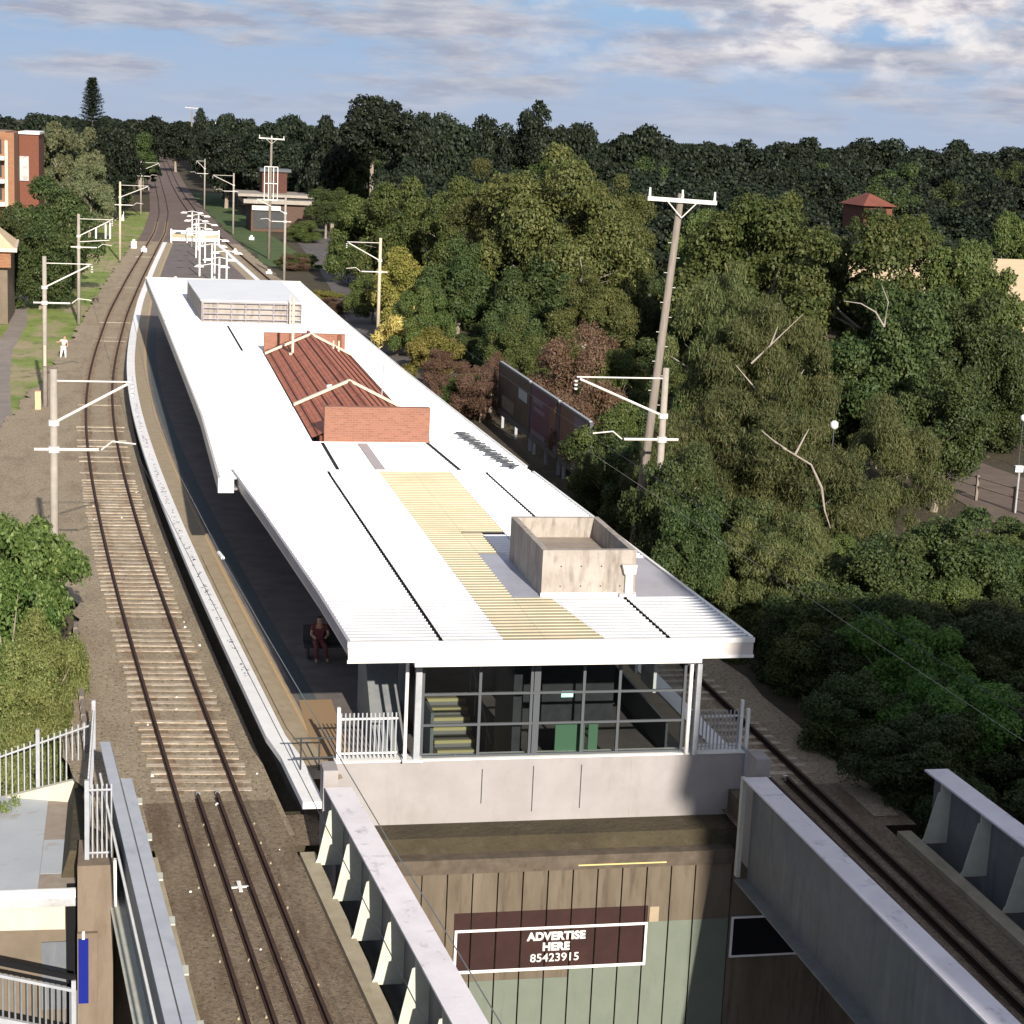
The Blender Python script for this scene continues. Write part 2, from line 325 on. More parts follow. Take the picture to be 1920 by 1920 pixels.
# ---------------------------------------------------------------- track centre lines (measured along the photo's rails)
LC = [(-20, 7.6), (20, 4.03), (34.5, 2.79), (38.2, 2.46), (41.4, 2.2), (45, 1.9), (50.8, 1.45), (55.9, 1.05), (62.6, .54), (70.5, 0), (80.2, -.59), (91.8, -1.16), (103.4, -1.56), (117.2, -1.74), (132.5, -1.55), (159, -.85), (194.5, .69), (241.7, 3.0), (270, 4.4), (326, 6.0), (384, 6.6), (466, 7.1), (700, 9.0), (900, 11)]
RC = [(-20, 17.9), (20, 17.32), (34, 17.2), (40, 17.12), (53, 16.87), (80, 16.6), (110, 16.15), (150, 15.25), (186, 14.15), (232, 12.75), (280, 11.5), (341, 11.0), (387, 10.8), (466, 11.0), (700, 12.9), (900, 14.9)]
def curve(T):
    T = np.array(T, float)
    def f(y):
        s = 0; w = 0
        for d in (-9, -6, -3, 0, 3, 6, 9):
            k = 1-abs(d)/12; s += k*np.interp(y+d, T[:, 0], T[:, 1]); w += k
        return float(s/w)
    return f
fL, fR = curve(LC), curve(RC)
def off(f, o, y0, y1, step=1.5):
    ys = np.arange(y0, y1+1e-6, (y1-y0)/max(1, round((y1-y0)/step)))
    P = []
    for y in ys:
        d = (f(y+.5)-f(y-.5)); n = math.hypot(1, d); P.append((f(y)+o/n, y-o*d/n))
    return P

# ---------------------------------------------------------------- ground
def ground_h(x, y):
    def ss(a, b, t): t = min(1, max(0, (t-a)/(b-a))); return t*t*(3-2*t)
    if y < 41.5: return -6.3
    z = -.34
    if y < 64 and x < -1.3: z = -.34 - 5.9*ss(-1.3, -2.6, x)*ss(64, 55, y) if x > -40 else z
    return z
xs = sorted(set(list(np.linspace(-900, -60, 15))+list(np.linspace(-60, -4, 20))+[-3.5, -3, -2.6, -2.3, -2, -1.7, -1.3, -1]+list(np.linspace(0, 90, 31))+list(np.linspace(90, 1400, 22))))
ys_ = sorted(set(list(np.linspace(-60, 41, 18))+[41.45, 41.55]+list(np.linspace(42, 66, 17))+list(np.linspace(66, 420, 40))+list(np.linspace(420, 2600, 16))))
g = MB(); nx = len(xs)
for y in ys_:
    for x in xs: g.v.append((x, y, ground_h(x, y)))
for j in range(len(ys_)-1):
    for i in range(nx-1): a = j*nx+i; g.f.append((a, a+1, a+nx+1, a+nx))
g.build('ground', m_soil, kind='structure')
# grass either side of the line, left
grass_edge = lambda y: fL(y)-float(np.interp(y, [66, 100, 120, 150, 230], [6.0, 4.7, 3.0, 2.1, 2.2]))+.25*math.sin(y*.9)*math.sin(y*.37)+.12*math.sin(y*2.9)
gl = MB(); L = []; Rr = []
for y in np.linspace(66, 330, 400): L.append((-60, y)); Rr.append((grass_edge(y), y))
gl.strip(L, Rr, -.325, -.325); gl.build('grass', m_grass, kind='structure')
gr2 = MB(); L = []; Rr = []
for y in np.linspace(215, 420, 40): L.append((fR(y)+2.9+.5*math.sin(y*.3), y)); Rr.append((fR(y)+9, y))
gr2.strip(L, Rr, -.32, -.32).build('grass_bank', mat('deep_green_verge', (.045, .085, .03), (.085, .11, .035), .4, .95), kind='structure')
pth = MB(); PL = [(-5.6, 84), (-6.3, 100), (-7.6, 118), (-8.4, 135), (-8.2, 151), (-8.9, 165), (-10, 185)]
pth.strip([(a-.95, b) for a, b in PL], [(a+.35, b) for a, b in PL], -.318).build('path', m_path, kind='structure')
rd = MB(); RD = [(19.5, 110), (20.6, 150), (22.3, 177), (24.3, 215), (26.2, 272), (27.5, 296)]
rd.strip([(a-2.6, b) for a, b in RD], [(a+3.4, b) for a, b in RD], -.315).build('road', m_road, kind='structure')
rp = MB(); rp.strip([(38.5, 70), (40, 82), (41, 95)], [(47, 68), (47, 82), (46, 97)], -.31).build('footpath', mat('reddish_paving', (.115, .085, .068), (.15, .115, .09), 1, .9), kind='structure')
st = MB(); st.quad((-60, -30, -6.28), (80, -30, -6.28), (80, 41.1, -6.28), (-60, 41.1, -6.28)).build('street', m_street, kind='structure')

# ballast beds
rnd0 = random.Random(2)
b1 = MB(); L = []; Rr = []
for y in np.arange(41.6, 252, .6):
    jag = .07*math.sin(y*1.7)+.06*math.sin(y*3.9+1)+rnd0.uniform(-.08, .08)
    lx = (-1.0-.16*(y-44) if y < 50 else -1.55) if y < 58 else max(-1.5-.042*(y-58)*1.1, fL(y)-2.6)
    L.append(((min(lx, fL(y)-2.3) if y < 64 else min(grass_edge(y)-.5, fL(y)-2.6) if y < 300 else fL(y)-2.6)+jag, y)); Rr.append((fL(y)+1.75, y))
i0 = len(b1.v)
b1.strip(L, Rr, -.17).build('ballast', m_ballast, kind='structure')
b2 = MB(); L = [(fR(y)-1.75, y) for y in np.arange(41.6, 252, 2.0)]; Rr = [(fR(y)+2.35+.12*math.sin(y*1.9), y) for y in np.arange(41.6, 252, 2.0)]
b2.strip(L, Rr, -.172).build('ballast', m_ballast, kind='structure')
b3 = MB(); ysj = np.arange(234, 900, 6.0)
b3.strip([(fL(y)-2.4, y) for y in ysj], [(fR(y)+2.6, y) for y in ysj], -.18).build('ballast', mat('distant_purple_ballast', (.12, .088, .078), (.17, .125, .11), .3, .95), kind='structure')

m_rust = mat('rust_stained_stones', (.235, .165, .105), (.33, .245, .165), 5, .95, extra=[((.11, .06, .035), 3, (1, .5, 1), .5, .7, .7)], bump=.9, bscale=22, bdist=.05)
for f, ya in ((fL, 44.6), (fR, 44.6)):
    for o in (-.75, .75):
        yz = np.arange(ya, 300, 1.0)
        MB().strip([(f(y)+o-.27-.05*math.sin(y*2.3), y) for y in yz], [(f(y)+o+.27+.05*math.sin(y*1.9+2), y) for y in yz], -.164).build('ballast', m_rust, kind='structure')
for x0_, x1_ in ((-.3, 4.6), (14.9, 19.6)): MB().strip([(x0_, 41.0), (x0_, 43)], [(x1_, 41.0), (x1_, 43)], -.19).build('ballast', m_ballastd, kind='structure')
# ---------------------------------------------------------------- tracks
rnd = random.Random(4)
def rail_mesh(f, o, y0, y1, step):
    m = MB(); C_ = off(f, o, y0, y1, step)
    def side(P, d): 
        return [(x+d, y) for x, y in P]
    m.solid(side(C_, -.07), side(C_, .07), -.155, -.135)
    m.solid(side(C_, -.012), side(C_, .012), -.137, -.045)
    m.solid(side(C_, -.036), side(C_, .036), -.045, 0.0)
    return m
def track(name, label, f, y1far, seen):
    t = thing(name, label, 'railway track', (f(41), 41, 0))
    for o in (-.75, .75):
        r = rail_mesh(f, o, -2, y1far, 2.0).build('rail', m_rail, t)
    for o in (-.245, .245):
        gr = rail_mesh(f, o, -2, 44.2, 2.0).build('guard_rail', m_rail, t)
        k = MB(); x, y = off(f, o, 44.2, 44.6)[0]; k.hexa([(x-.04, y, -.05), (x+.05, y, -.05), (x+.09, y+.35, -.15), (x-.02, y+.35, -.15), (x-.04, y, 0), (x+.05, y, 0), (x+.09, y+.35, -.09), (x-.02, y+.35, -.09)]).build('rail_tip', m_white, t)
    y = 44.9; n = 0; rest = MB()
    while y < 230:
        buried = (y > 50.4 and y < 51.1) or (y > 60.3 and y < 61.5) or (not seen(y))
        z = -.148+rnd.uniform(-.016, .010) - (.035 if buried or rnd.random() < .025 else 0)
        d = (f(y+.5)-f(y-.5)); a = -math.atan(d)+rnd.uniform(-.012, .012); c, s = math.cos(a), math.sin(a)
        hw, hl = 1.24+rnd.uniform(-.05, .05), .115
        P = []
        for zz in (z-.12, z):
            for px, py in ((-hw, -hl), (hw, -hl), (hw, hl), (-hw, hl)): P.append((f(y)+px*c+py*s, y-px*s+py*c, zz))
        if n < 100: MB().hexa(P).build('sleeper', m_sleeper, t)
        else: rest.hexa(P)
        n += 1; y += .60
    rest.build('sleepers', m_sleeper, t, kind='stuff')
    return t
track('railway_track', 'curving rusty railway track along the left side of the platform', fL, 900, lambda y: y < 80 or rnd.random() < max(.04, 1-(y-80)/32))
track('railway_track', 'straight shaded railway track along the right side of the station', fR, 900, lambda y: y < 60)
# bridge ballast
for f, nm in ((fL, 0), (fR, 1)):
    ys2 = np.arange(8, 44.1, 2.0)
    MB().strip([(f(y)-1.62, y) for y in ys2], [(f(y)+1.62, y) for y in ys2], -.165+.004*0).build('ballast', m_ballastd, kind='structure')

# ---------------------------------------------------------------- bridge over the street
def deck(f, name, lab):
    t = thing(name, lab, 'bridge deck', (f(41), 41, -1))
    ys2 = np.arange(6, 41.3, 2.0)
    MB().solid([(f(y)-2.05, y) for y in ys2], [(f(y)+2.05, y) for y in ys2], -.95, -.30).build('slab', m_kerb, t)
    for sgn in (-1, 1):
        a, b = sorted((sgn*1.62, sgn*1.98)); yy = np.arange(6, 40.7, 1.9)
        MB().solid([(f(y)+a, y) for y in yy], [(f(y)+b, y) for y in yy], -.30, -.02).build('kerb', m_kerb, t)
    return t
deck(fL, 'bridge_deck', 'ballasted bridge deck under the left track between two grey girders')
deck(fR, 'bridge_deck', 'ballasted bridge deck under the right track between two grey girders')

def girder(lab, x_at, yend, ztop, zbot, w, mtop, mweb, stiff_side, stiff_n, sy0, sdy, two_plate=False, stiff_w=.5, fl_bot=.34):
    """x_at(y): left edge of the top flange"""
    t = thing('bridge_girder', lab, 'bridge girder', (x_at(yend)+w/2, yend, zbot), 'plate girders of the railway bridge')
    ys2 = np.linspace(8, yend, 12)
    xc = lambda y: x_at(y)+w/2
    if two_plate:
        MB().solid([(x_at(y), y) for y in ys2], [(x_at(y)+w*.47, y) for y in ys2], ztop-.05, ztop).build('top_flange', mtop, t)
        yy = np.linspace(8, yend-2.6, 12)
        MB().solid([(x_at(y)+w*.53, y) for y in yy], [(x_at(y)+w, y) for y in yy], ztop-.05, ztop-.004).build('top_flange', mtop, t)
        yv = 14.0
        while yv < yend-3:
            MB().box(x_at(yv)+w*.98, x_at(yv)+w+.10, yv, yv+.35, ztop-.09, ztop-.055).build('splice_lug', m_stiff, t); yv += 2.15
        k = MB(); yy = np.linspace(8, yend-1.5, 20)
        k.tube([(x_at(y)-.10, y, ztop-.28) for y in yy], .03).build('conduit', m_white, t)
    else:
        MB().solid([(x_at(y), y) for y in ys2], [(x_at(y)+w, y) for y in ys2], ztop-.05, ztop).build('top_flange', mtop, t)
    MB().solid([(xc(y)-.012, y) for y in ys2], [(xc(y)+.012, y) for y in ys2], zbot, ztop-.05).build('web', mweb, t)
    MB().solid([(xc(y)-fl_bot, y) for y in ys2], [(xc(y)+fl_bot, y) for y in ys2], zbot-.05, zbot).build('bottom_flange', m_stiff if two_plate else mweb, t)
    for k in range(stiff_n):
        y = sy0-sdy*k; x0 = xc(y); s = stiff_side
        a = MB(); z0 = -.08
        # tapering blade with a notch, wide at the deck and narrow under the flange
        prof = [(0.013, z0), (stiff_w, z0), (stiff_w*.93, z0+.12), (stiff_w*.90, z0+.14), (.355, ztop-.28), (.30, ztop-.26), (.30, ztop-.055), (0.013, ztop-.055)]
        i = len(a.v); n = len(prof)
        a.v += [(x0+s*px, y-.012, pz) for px, pz in prof]+[(x0+s*px, y+.012, pz) for px, pz in prof]
        a.f += [tuple(range(i, i+n)), tuple(range(i+2*n-1, i+n-1, -1))]+[(i+q, i+n+q, i+n+(q+1) % n, i+(q+1) % n) for q in range(n)]
        a.build('stiffener', m_stiff, t)
    return t
gx = lambda a, ya, b, yb: (lambda y: a+(b-a)*(y-ya)/(yb-ya))
GL = gx(4.49, 40.24, 5.49, 28.68); GR = gx(14.60, 40.0, 14.91, 27.6); GO = gx(-.30, 39.9, .65, 29.2); GF = gx(19.05, 39.3, 19.42, 35.4)
GF = gx(19.40, 40.1, 19.56, 35.4)
girder('pale topped inner girder on the right edge of the left track with five bright stiffeners', GL, 40.3, 1.5, -1.1, .62, m_flange, m_web, -1, 8, 39.55, 2.03, stiff_w=.66)
girder('smooth grey inner girder beside the right track, its dark web facing the opening', GR, 40.2, 1.5, -1.12, .60, m_flange, m_web, 1, 0, 39, 2)
girder('blue grey outer girder left of the left track beside the stair fence', GO, 43.9, 1.5, -1.0, .53, m_flangeb, m_web, 1, 0, 39, 2, two_plate=True)
girder('far right outer girder with grey stiffeners in front of the bushes', GF, 40.4, 1.5, -1.1, .62, m_flange, m_web, -1, 8, 39.5, 2.05, stiff_w=.70)
# cable beside the left inner girder
# end blocks
for x0, x1, lab in ((4.46, 4.80, 'white end block between the platform coping and the left inner girder'), (15.0, 15.36, 'pale end block between the right fence and the right inner girder')):
    k = MB().box(x0, x1, 40.45, 41.1, -1.0, 1.86).build('end_block', m_conc, label=lab, category='bridge end block')
# steel end plate and tall pipes at parapet corner
MB().box(14.62, 14.72, 40.25, 40.42, -1.1, 1.45).build('end_stiffener', m_stiff, label='narrow vertical steel post at the end of the right inner girder', category='steel post')

# abutment wall
ab = thing('abutment_wall', 'weathered concrete abutment wall below the parapet with grey green painted lower panels', 'retaining wall', (10, 41.2, -6.3))
MB().box(-.28, 26, 41.32, 43.0, -6.35, -1.10).build('core', m_abut, ab)
pan = MB(); grn = MB(); sgn = MB()
xj = 5.10
joints = []
while xj < 14.5: joints.append(xj); xj += .628
joints.append(14.86)
for a, b in zip(joints[:-1], joints[1:]):
    pan.box(a+.018, b-.018, 41.2, 41.33, -6.3, -.95)
    zt = -3.98 if a < 10.4 else (-3.55 if a < 12.6 else -2.60)
    grn.box(a+.02, b-.02, 41.19, 41.205, -6.3, zt)
    if 7.6 < a < 12.7: sgn.box(max(7.82, a+.02), min(12.72, b-.02), 41.186, 41.206, -3.34, -2.17)
pan.build('wall_panel', m_abut, ab); grn.build('painted_panel', m_green, ab)
MB().box(-.28, 5.10, 41.22, 41.33, -6.3, -1.10).build('wall_panel', m_abut, ab)
MB().box(14.88, 26, 41.24, 41.33, -6.3, -1.10).build('wall_panel', m_abut, ab)
MB().box(5.0, 14.86, 41.14, 43.2, -1.12, -.75).build('bearing_ledge', m_capc, ab)
MB().box(10.85, 13.1, 41.118, 41.138, -1.02, -.99).build('yellow_strip', mat('yellow_strip', (.62, .50, .22), rough=.7), ab)
MB().box(12.76, 13.0, 41.17, 41.19, -2.6, -2.2).build('pale_patch', m_platstrip, ab)
# advertising sign painted across the panels
m_chip = mat('chipped_white_paint', (.74, .73, .70), (.62, .58, .55), 3, .7, extra=[((.09, .045, .04), 9, (1, 1, .6), .56, .70, .45)])
sg = thing('advertising_sign', 'maroon advertising sign with white border and lettering on the abutment wall', 'sign', (10.3, 41.15, -3.72))
sb = MB()
for a, b in zip(joints[:-1], joints[1:]):
    if b > 7.84 and a < 12.72: sb.box(max(7.84, a+.022), min(12.72, b-.022), 41.165, 41.184, -3.72, -2.60)
sb.build('board', m_maroon, sg); sgn.build('backing', m_maroon, sg)
fr = MB(); fr.box(7.84, 12.72, 41.150, 41.163, -2.66, -2.595); fr.box(7.84, 12.72, 41.150, 41.163, -3.745, -3.67); fr.box(7.84, 7.90, 41.150, 41.163, -3.668, -2.662); fr.box(12.66, 12.72, 41.150, 41.163, -3.668, -2.662)
fr.build('border', m_white, sg)
def text(body, x, y, z, size, parent, m, bold=.012, name='lettering'):
    c = bpy.data.curves.new(name, 'FONT'); c.body = body; c.size = size; c.align_x = 'CENTER'; c.align_y = 'CENTER'; c.extrude = .004; c.offset = bold; c.space_character = 1.05
    o = bpy.data.objects.new(name, c); COL.objects.link(o)
    dg = bpy.context.evaluated_depsgraph_get(); dg.update(); me = bpy.data.meshes.new_from_object(o.evaluated_get(dg))
    bpy.data.objects.remove(o); n = bpy.data.objects.new(name, me); COL.objects.link(n); me.materials.clear(); me.materials.append(m)
    n.parent = parent; n.location = Vector((x, y, z))-wloc(parent); n.rotation_euler = (R(90), 0, 0); return n
text('ADVERTISE', 10.40, 41.156, -2.86, .285, sg, m_chip, .014)
text('HERE', 10.40, 41.156, -3.14, .285, sg, m_chip, .014)
text('85423915', 10.38, 41.156, -3.43, .30, sg, m_chip, .004)
sk = thing('advertising_sign', 'black signboard in a white frame in the shade under the right girder', 'sign', (16, 41.2, -3.7))
MB().box(14.98, 17.6, 41.19, 41.235, -3.62, -2.62).build('board', m_black, sk)
fr = MB(); fr.box(14.92, 17.66, 41.17, 41.21, -2.62, -2.57); fr.box(14.92, 17.66, 41.17, 41.21, -3.67, -3.62); fr.box(14.92, 14.98, 41.17, 41.21, -3.62, -2.62); fr.build('border', m_white, sk)

# parapet
pw = thing('parapet_wall', 'pale pink grey rendered parapet wall below the glazed end of the station', 'wall', (10, 42.5, -.75))
MB().box(4.98, 15.42, 42.5, 42.9, -.75, 1.30).build('wall', m_conc, pw)
MB().box(4.95, 15.45, 42.47, 42.93, 1.302, 1.34).build('coping', m_white, pw)
for x, a, b in ((8.62, .15, 1.05), (9.92, -.1, 1.1), (11.15, -.05, 1.1), (12.45, -.6, 1.2), (14.0, -.6, .3)):
    MB().box(x-.012 if x < 12 else x-.006, x+.012 if x < 12 else x+.006, 42.494, 42.505, a, b).build('joint', m_dark if x < 12 else m_boxc, pw)
MB().box(15.42, 15.5, 42.45, 42.9, -.75, 1.4).build('end_pipe', m_steelw, pw)
# wing between parapet right end and right girder
MB().box(15.05, 16.2, 41.5, 42.46, -1.09, .35).build('bearing_shelf', m_capc, label='dark concrete bearing shelf under the right inner girder end', category='bridge bearing')

# ---------------------------------------------------------------- platform
pl = thing('station_platform', 'long tapering island platform with white coping between the two tracks', 'platform', (9, 43, -.34))
yy = list(np.arange(43.0, 233.5, 2.0)); eL = lambda y: fL(y)+1.62+(.12 if y < 45 else 0); eR = lambda y: fR(y)-1.60
# wall faces and deck
yh = [y for y in yy if y < 49.5]; yb = [y for y in yy if y > 48.5]
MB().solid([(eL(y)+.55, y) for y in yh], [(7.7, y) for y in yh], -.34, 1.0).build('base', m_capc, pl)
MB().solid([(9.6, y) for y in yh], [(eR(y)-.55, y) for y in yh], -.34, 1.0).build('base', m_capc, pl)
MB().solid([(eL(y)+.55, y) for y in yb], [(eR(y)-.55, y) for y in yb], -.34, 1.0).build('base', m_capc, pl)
yl = list(np.arange(40.6, 233.5, 1.6)); yr = list(np.arange(43.0, 233.5, 1.6))
MB().solid([(eL(y), y) for y in yl], [(eL(y)+.50, y) for y in yl], .88, 1.05).build('coping', m_coping, pl)
MB().solid([(eR(y)-.50, y) for y in yr], [(eR(y), y) for y in yr], .88, 1.05).build('coping', m_coping, pl)
mk = MB(); y = 50.5
while y < 112:
    x = eL(y)+.25
    if rnd.random() < .78:
        for k in range(rnd.randint(2, 5)):
            a, b = x+rnd.uniform(-.10, .09), y+rnd.uniform(-.25, .25); w_, l_ = rnd.uniform(.012, .05), rnd.uniform(.02, .09)
            mk.quad((a-w_, b-l_, 1.053), (a+w_, b-l_*.6, 1.053), (a+w_, b+l_, 1.053), (a-w_*.6, b+l_*.8, 1.053))
    y += .62
mk.build('worn_stencil_marks', mat('worn_stencil', (.20, .20, .25), rough=.9), pl, kind='stuff')
MB().strip([(eL(y)+.51, y) for y in yl if y > 42], [(eL(y)+1.25, y) for y in yl if y > 42], 1.02).build('paving_strip', m_platstrip, pl)
MB().strip([(eL(y)+1.25, y) for y in yh], [(7.7, y) for y in yh], 1.015).build('surface', m_plat, pl)
MB().strip([(9.6, y) for y in yh], [(eR(y)-1.2, y) for y in yh], 1.015).build('surface', m_plat, pl)
MB().strip([(eL(y)+1.25, y) for y in yb], [(eR(y)-1.2, y) for y in yb], 1.015).build('surface', m_plat, pl)
MB().strip([(eR(y)-1.25, y) for y in yy], [(eR(y)-.51, y) for y in yy], 1.02).build('paving_strip', m_platstrip, pl)
MB().strip([(eL(y)+1.10, y) for y in yy], [(eL(y)+1.18, y) for y in yy], 1.026).build('warning_line', m_yline, pl)
MB().strip([(eL(y)+1.40, y) for y in yy if y < 140], [(eL(y)+1.85, y) for y in yy if y < 140], 1.022).build('tactile_strip', m_tact, pl)
MB().box(4.6, 5.5, 43.2, 48.4, 1.026, 1.032).build('wooden_board', mat('brown_board', (.30, .20, .11), rough=.8), pl)
# small square of raised paving seen beyond the bend
yq = np.arange(43, 66.4, 1.5); MB().solid([(eL(y)+.62, y) for y in yq], [(eL(y)+.98, y) for y in yq], 1.03, 1.08).build('raised_edge', m_platstrip, pl)

# ---------------------------------------------------------------- canopies
ZR = 4.75
def ribbed(xl, xr, y0, y1, z, pitch=.28, h=.032):
    m = MB(); y = y0
    prof = []
    while y < y1-pitch:
        prof += [(y, z), (y+pitch*.72, z), (y+pitch*.78, z+h), (y+pitch*.94, z+h)]; y += pitch
    prof.append((y1, z)); i = len(m.v)
    for yv, zv in prof: m.v += [(xl(yv), yv, zv), (xr(yv), yv, zv)]
    for k in range(len(prof)-1): a = i+2*k; m.f.append((a, a+1, a+3, a+2))
    return m
def flat(xl, xr, y0, y1, z):
    m = MB(); ysx = np.linspace(y0, y1, 9); return m.strip([(xl(v), v) for v in ysx], [(xr(v), v) for v in ysx], z)
I = lambda pts: (lambda y: float(np.interp(y, [p[0] for p in pts], [p[1] for p in pts])))
nl = I([(41, 5.04), (45.4, 4.80), (54.7, 4.12), (62.6, 3.48)])           # near canopy left edge
rr_ = I([(41, 14.87), (55.4, 14.33), (62.6, 14.05), (76.5, 13.62), (90, 13.25), (112.6, 12.80), (138.8, 12.50)])  # right edge, both canopies
fl_ = I([(60.9, 2.98), (74.3, 2.90), (90, 2.52), (108.8, 2.05), (136.1, 1.31)])
ca = thing('platform_canopy', 'near white ribbed canopy roof with a yellowed sheet strip over the stair entrance', 'canopy', (10, 41, 1.05), 'canopy roofs over the platform')
s1 = I([(41, 7.23), (61.5, 6.77)]); s2 = I([(41, 12.80), (62, 12.32)])
ye0 = I([(41, 8.73), (62.4, 8.53)]); ye1 = I([(41, 11.21), (45.1, 10.72), (45.11, 9.84), (50.1, 9.75), (50.11, 10.35), (52.7, 11.05), (62.4, 11.13)])
e = .02
p = lambda f, d: (lambda y: f(y)+d)
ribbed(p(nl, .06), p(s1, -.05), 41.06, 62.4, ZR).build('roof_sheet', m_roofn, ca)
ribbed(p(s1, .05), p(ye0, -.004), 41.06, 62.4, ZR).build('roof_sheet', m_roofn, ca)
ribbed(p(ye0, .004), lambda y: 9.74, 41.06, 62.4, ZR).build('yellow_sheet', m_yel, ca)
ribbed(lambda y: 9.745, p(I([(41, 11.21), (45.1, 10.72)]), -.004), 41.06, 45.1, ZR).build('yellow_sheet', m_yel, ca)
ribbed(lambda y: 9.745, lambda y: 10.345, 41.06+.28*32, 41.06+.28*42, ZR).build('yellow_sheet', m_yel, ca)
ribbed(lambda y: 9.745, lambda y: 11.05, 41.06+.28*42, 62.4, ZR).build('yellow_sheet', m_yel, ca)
flat(lambda y: 9.75, lambda y: 10.55, 45.1, 50.1, ZR-.006).build('flashing', mat('grey_flashing', (.40, .40, .46), (.34, .34, .38), 1, .5), ca)
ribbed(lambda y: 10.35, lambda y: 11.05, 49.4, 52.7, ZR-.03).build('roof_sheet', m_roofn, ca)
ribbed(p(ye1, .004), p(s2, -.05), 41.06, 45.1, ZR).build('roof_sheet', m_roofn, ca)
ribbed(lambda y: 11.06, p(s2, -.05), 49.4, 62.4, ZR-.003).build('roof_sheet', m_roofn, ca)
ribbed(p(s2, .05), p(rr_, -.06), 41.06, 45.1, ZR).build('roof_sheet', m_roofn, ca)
flat(lambda y: 13.04, p(rr_, -.06), 45.1, 49.4, ZR-.006).build('flashing', mat('grey_flashing_sheet', (.42, .40, .43), (.36, .34, .36), 1, .5), ca)
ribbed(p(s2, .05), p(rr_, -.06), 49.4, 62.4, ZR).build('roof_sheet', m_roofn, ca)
for s in (s1, s2):
    flat(p(s, -.05), p(s, .05), 41.06, 62.2 if s is s1 else 61.9, ZR-.05).build('gutter', m_gutter, ca)
fa = MB(); fa.box(5.02, 14.89, 40.98, 41.05, 4.30, 4.78); fa.build('front_fascia', m_fascia, ca)
MB().box(5.0, 14.91, 40.955, 40.978, 4.67, 4.79).build('gutter_lip', m_white, ca)
MB().box(5.0, 14.91, 40.955, 40.978, 4.285, 4.36).build('fascia_bead', m_white, ca)
MB().box(6.6, 13.62, 41.0, 42.2, 4.16, 4.275).build('lower_beam', m_white, ca)
yv = np.linspace(41.06, 62.5, 10)
MB().solid([(nl(v)-.03, v) for v in yv], [(nl(v)+.04, v) for v in yv], 4.52, 4.79).build('side_fascia', m_fascia_side, ca)
MB().solid([(nl(v)+.07, v) for v in yv], [(nl(v)+.14, v) for v in yv], 4.30, 4.515).build('side_fascia', m_fascia, ca)
MB().solid([(rr_(v)-.05, v) for v in yv], [(rr_(v)+.03, v) for v in yv], 4.34, 4.80).build('side_fascia', m_white, ca)
MB().solid([(nl(v)+.1, v) for v in yv], [(rr_(v)-.08, v) for v in yv], 4.38, 4.46).build('soffit', m_under, ca)
MB().box(6.85, 7.0, 42.3, 42.45, 1.35, 4.16).build('column', m_steelw, ca)
MB().tube([(6.64, 42.35, 1.35), (6.64, 42.35, 4.2)], .045).build('downpipe', m_white, ca)
MB().box(6.58, 7.08, 42.25, 42.6, 1.345, 1.40).build('base_plate', m_white, ca)
MB().tube([(13.84, 42.42, 1.35), (13.84, 42.42, 4.25)], .05).build('downpipe', m_white, ca)
MB().box(13.96, 14.08, 42.3, 42.5, 1.345, 4.3).build('column', m_steelw, ca)
for y in (47, 53, 59): 
    for x in (7.0, 12.9): MB().box(x-.1, x+.1, y-.1, y+.1, 1.03, 4.38).build('column', m_fascia_side, ca)
MB().box(6.02, 6.22, 42.2, 42.35, 4.2, 4.29).build('soffit_lamp', m_white, ca)
# far canopy
cb = thing('platform_canopy', 'long far white canopy roof wrapped round the red tiled building', 'canopy', (8, 62, 1.05), 'canopy roofs over the platform')
t1 = I([(62, 7.14), (69, 7.14), (95, 6.75), (106.7, 5.62)]); 
inL = I([(62.4, 6.9), (68.4, 6.9), (68.5, 6.86), (95.4, 6.72), (95.5, 6.7), (108.8, 5.5)])
ribbed(p(fl_, .06), lambda y: 6.80, 62.4+.02, 95.6, ZR-.002).build('roof_sheet', m_roof, cb)
ribbed(p(fl_, .06), p(nl, -.04), 60.9, 62.4, ZR-.002).build('roof_sheet', m_roof, cb)
ribbed(lambda y: 6.80, lambda y: 11.32, 62.42, 68.5, ZR-.004).build('roof_sheet', m_roof, cb)
ribbed(lambda y: 11.32, p(rr_, -.06), 62.42, 95.6, ZR-.002).build('roof_sheet', m_roof, cb)
ribbed(p(fl_, .06), p(rr_, -.06), 95.6, 108.8, ZR-.003).build('roof_sheet', m_roof, cb)
ribbed(p(fl_, .06), p(rr_, -.06), 108.86, 137.6, ZR+.03).build('roof_sheet', m_roof, cb)
for (xa, ya, xb, yb) in ((7.14, 68.0, 7.14, 62.6), (5.62, 106.9, 5.78, 95.6), (11.15, 68.2, 11.44, 62.7)):
    MB().prism([(xb-.06, yb), (xb+.06, yb), (xa+.06, ya), (xa-.06, ya)], ZR+.034, ZR+.042).build('gutter', m_gutter, cb)
MB().box(8.45, 8.8, 62.6, 67.9, ZR+.034, ZR+.05).build('roof_duct', mat('grey_duct', (.42, .38, .38), rough=.6), cb)
MB().prism([(2.1, 108.80), (12.82, 108.80), (12.82, 108.88), (2.1, 108.88)], ZR-.1, ZR+.075).build('step_flashing', m_fascia_side, cb)
yv = np.linspace(60.9, 137.6, 30)
MB().solid([(fl_(v)-.03, v) for v in yv], [(fl_(v)+.04, v) for v in yv], 4.32, 4.79).build('side_fascia', m_fascia, cb)
MB().solid([(rr_(v)-.05, v) for v in yv if v > 62], [(rr_(v)+.03, v) for v in yv if v > 62], 4.34, 4.80).build('side_fascia', m_white, cb)
MB().box(2.95, 3.47, 60.83, 60.9, 4.30, 4.80).build('end_fascia', m_white, cb)
MB().box(1.25, 12.55, 137.6, 137.7, 4.32, 4.84).build('end_fascia', m_fascia, cb)
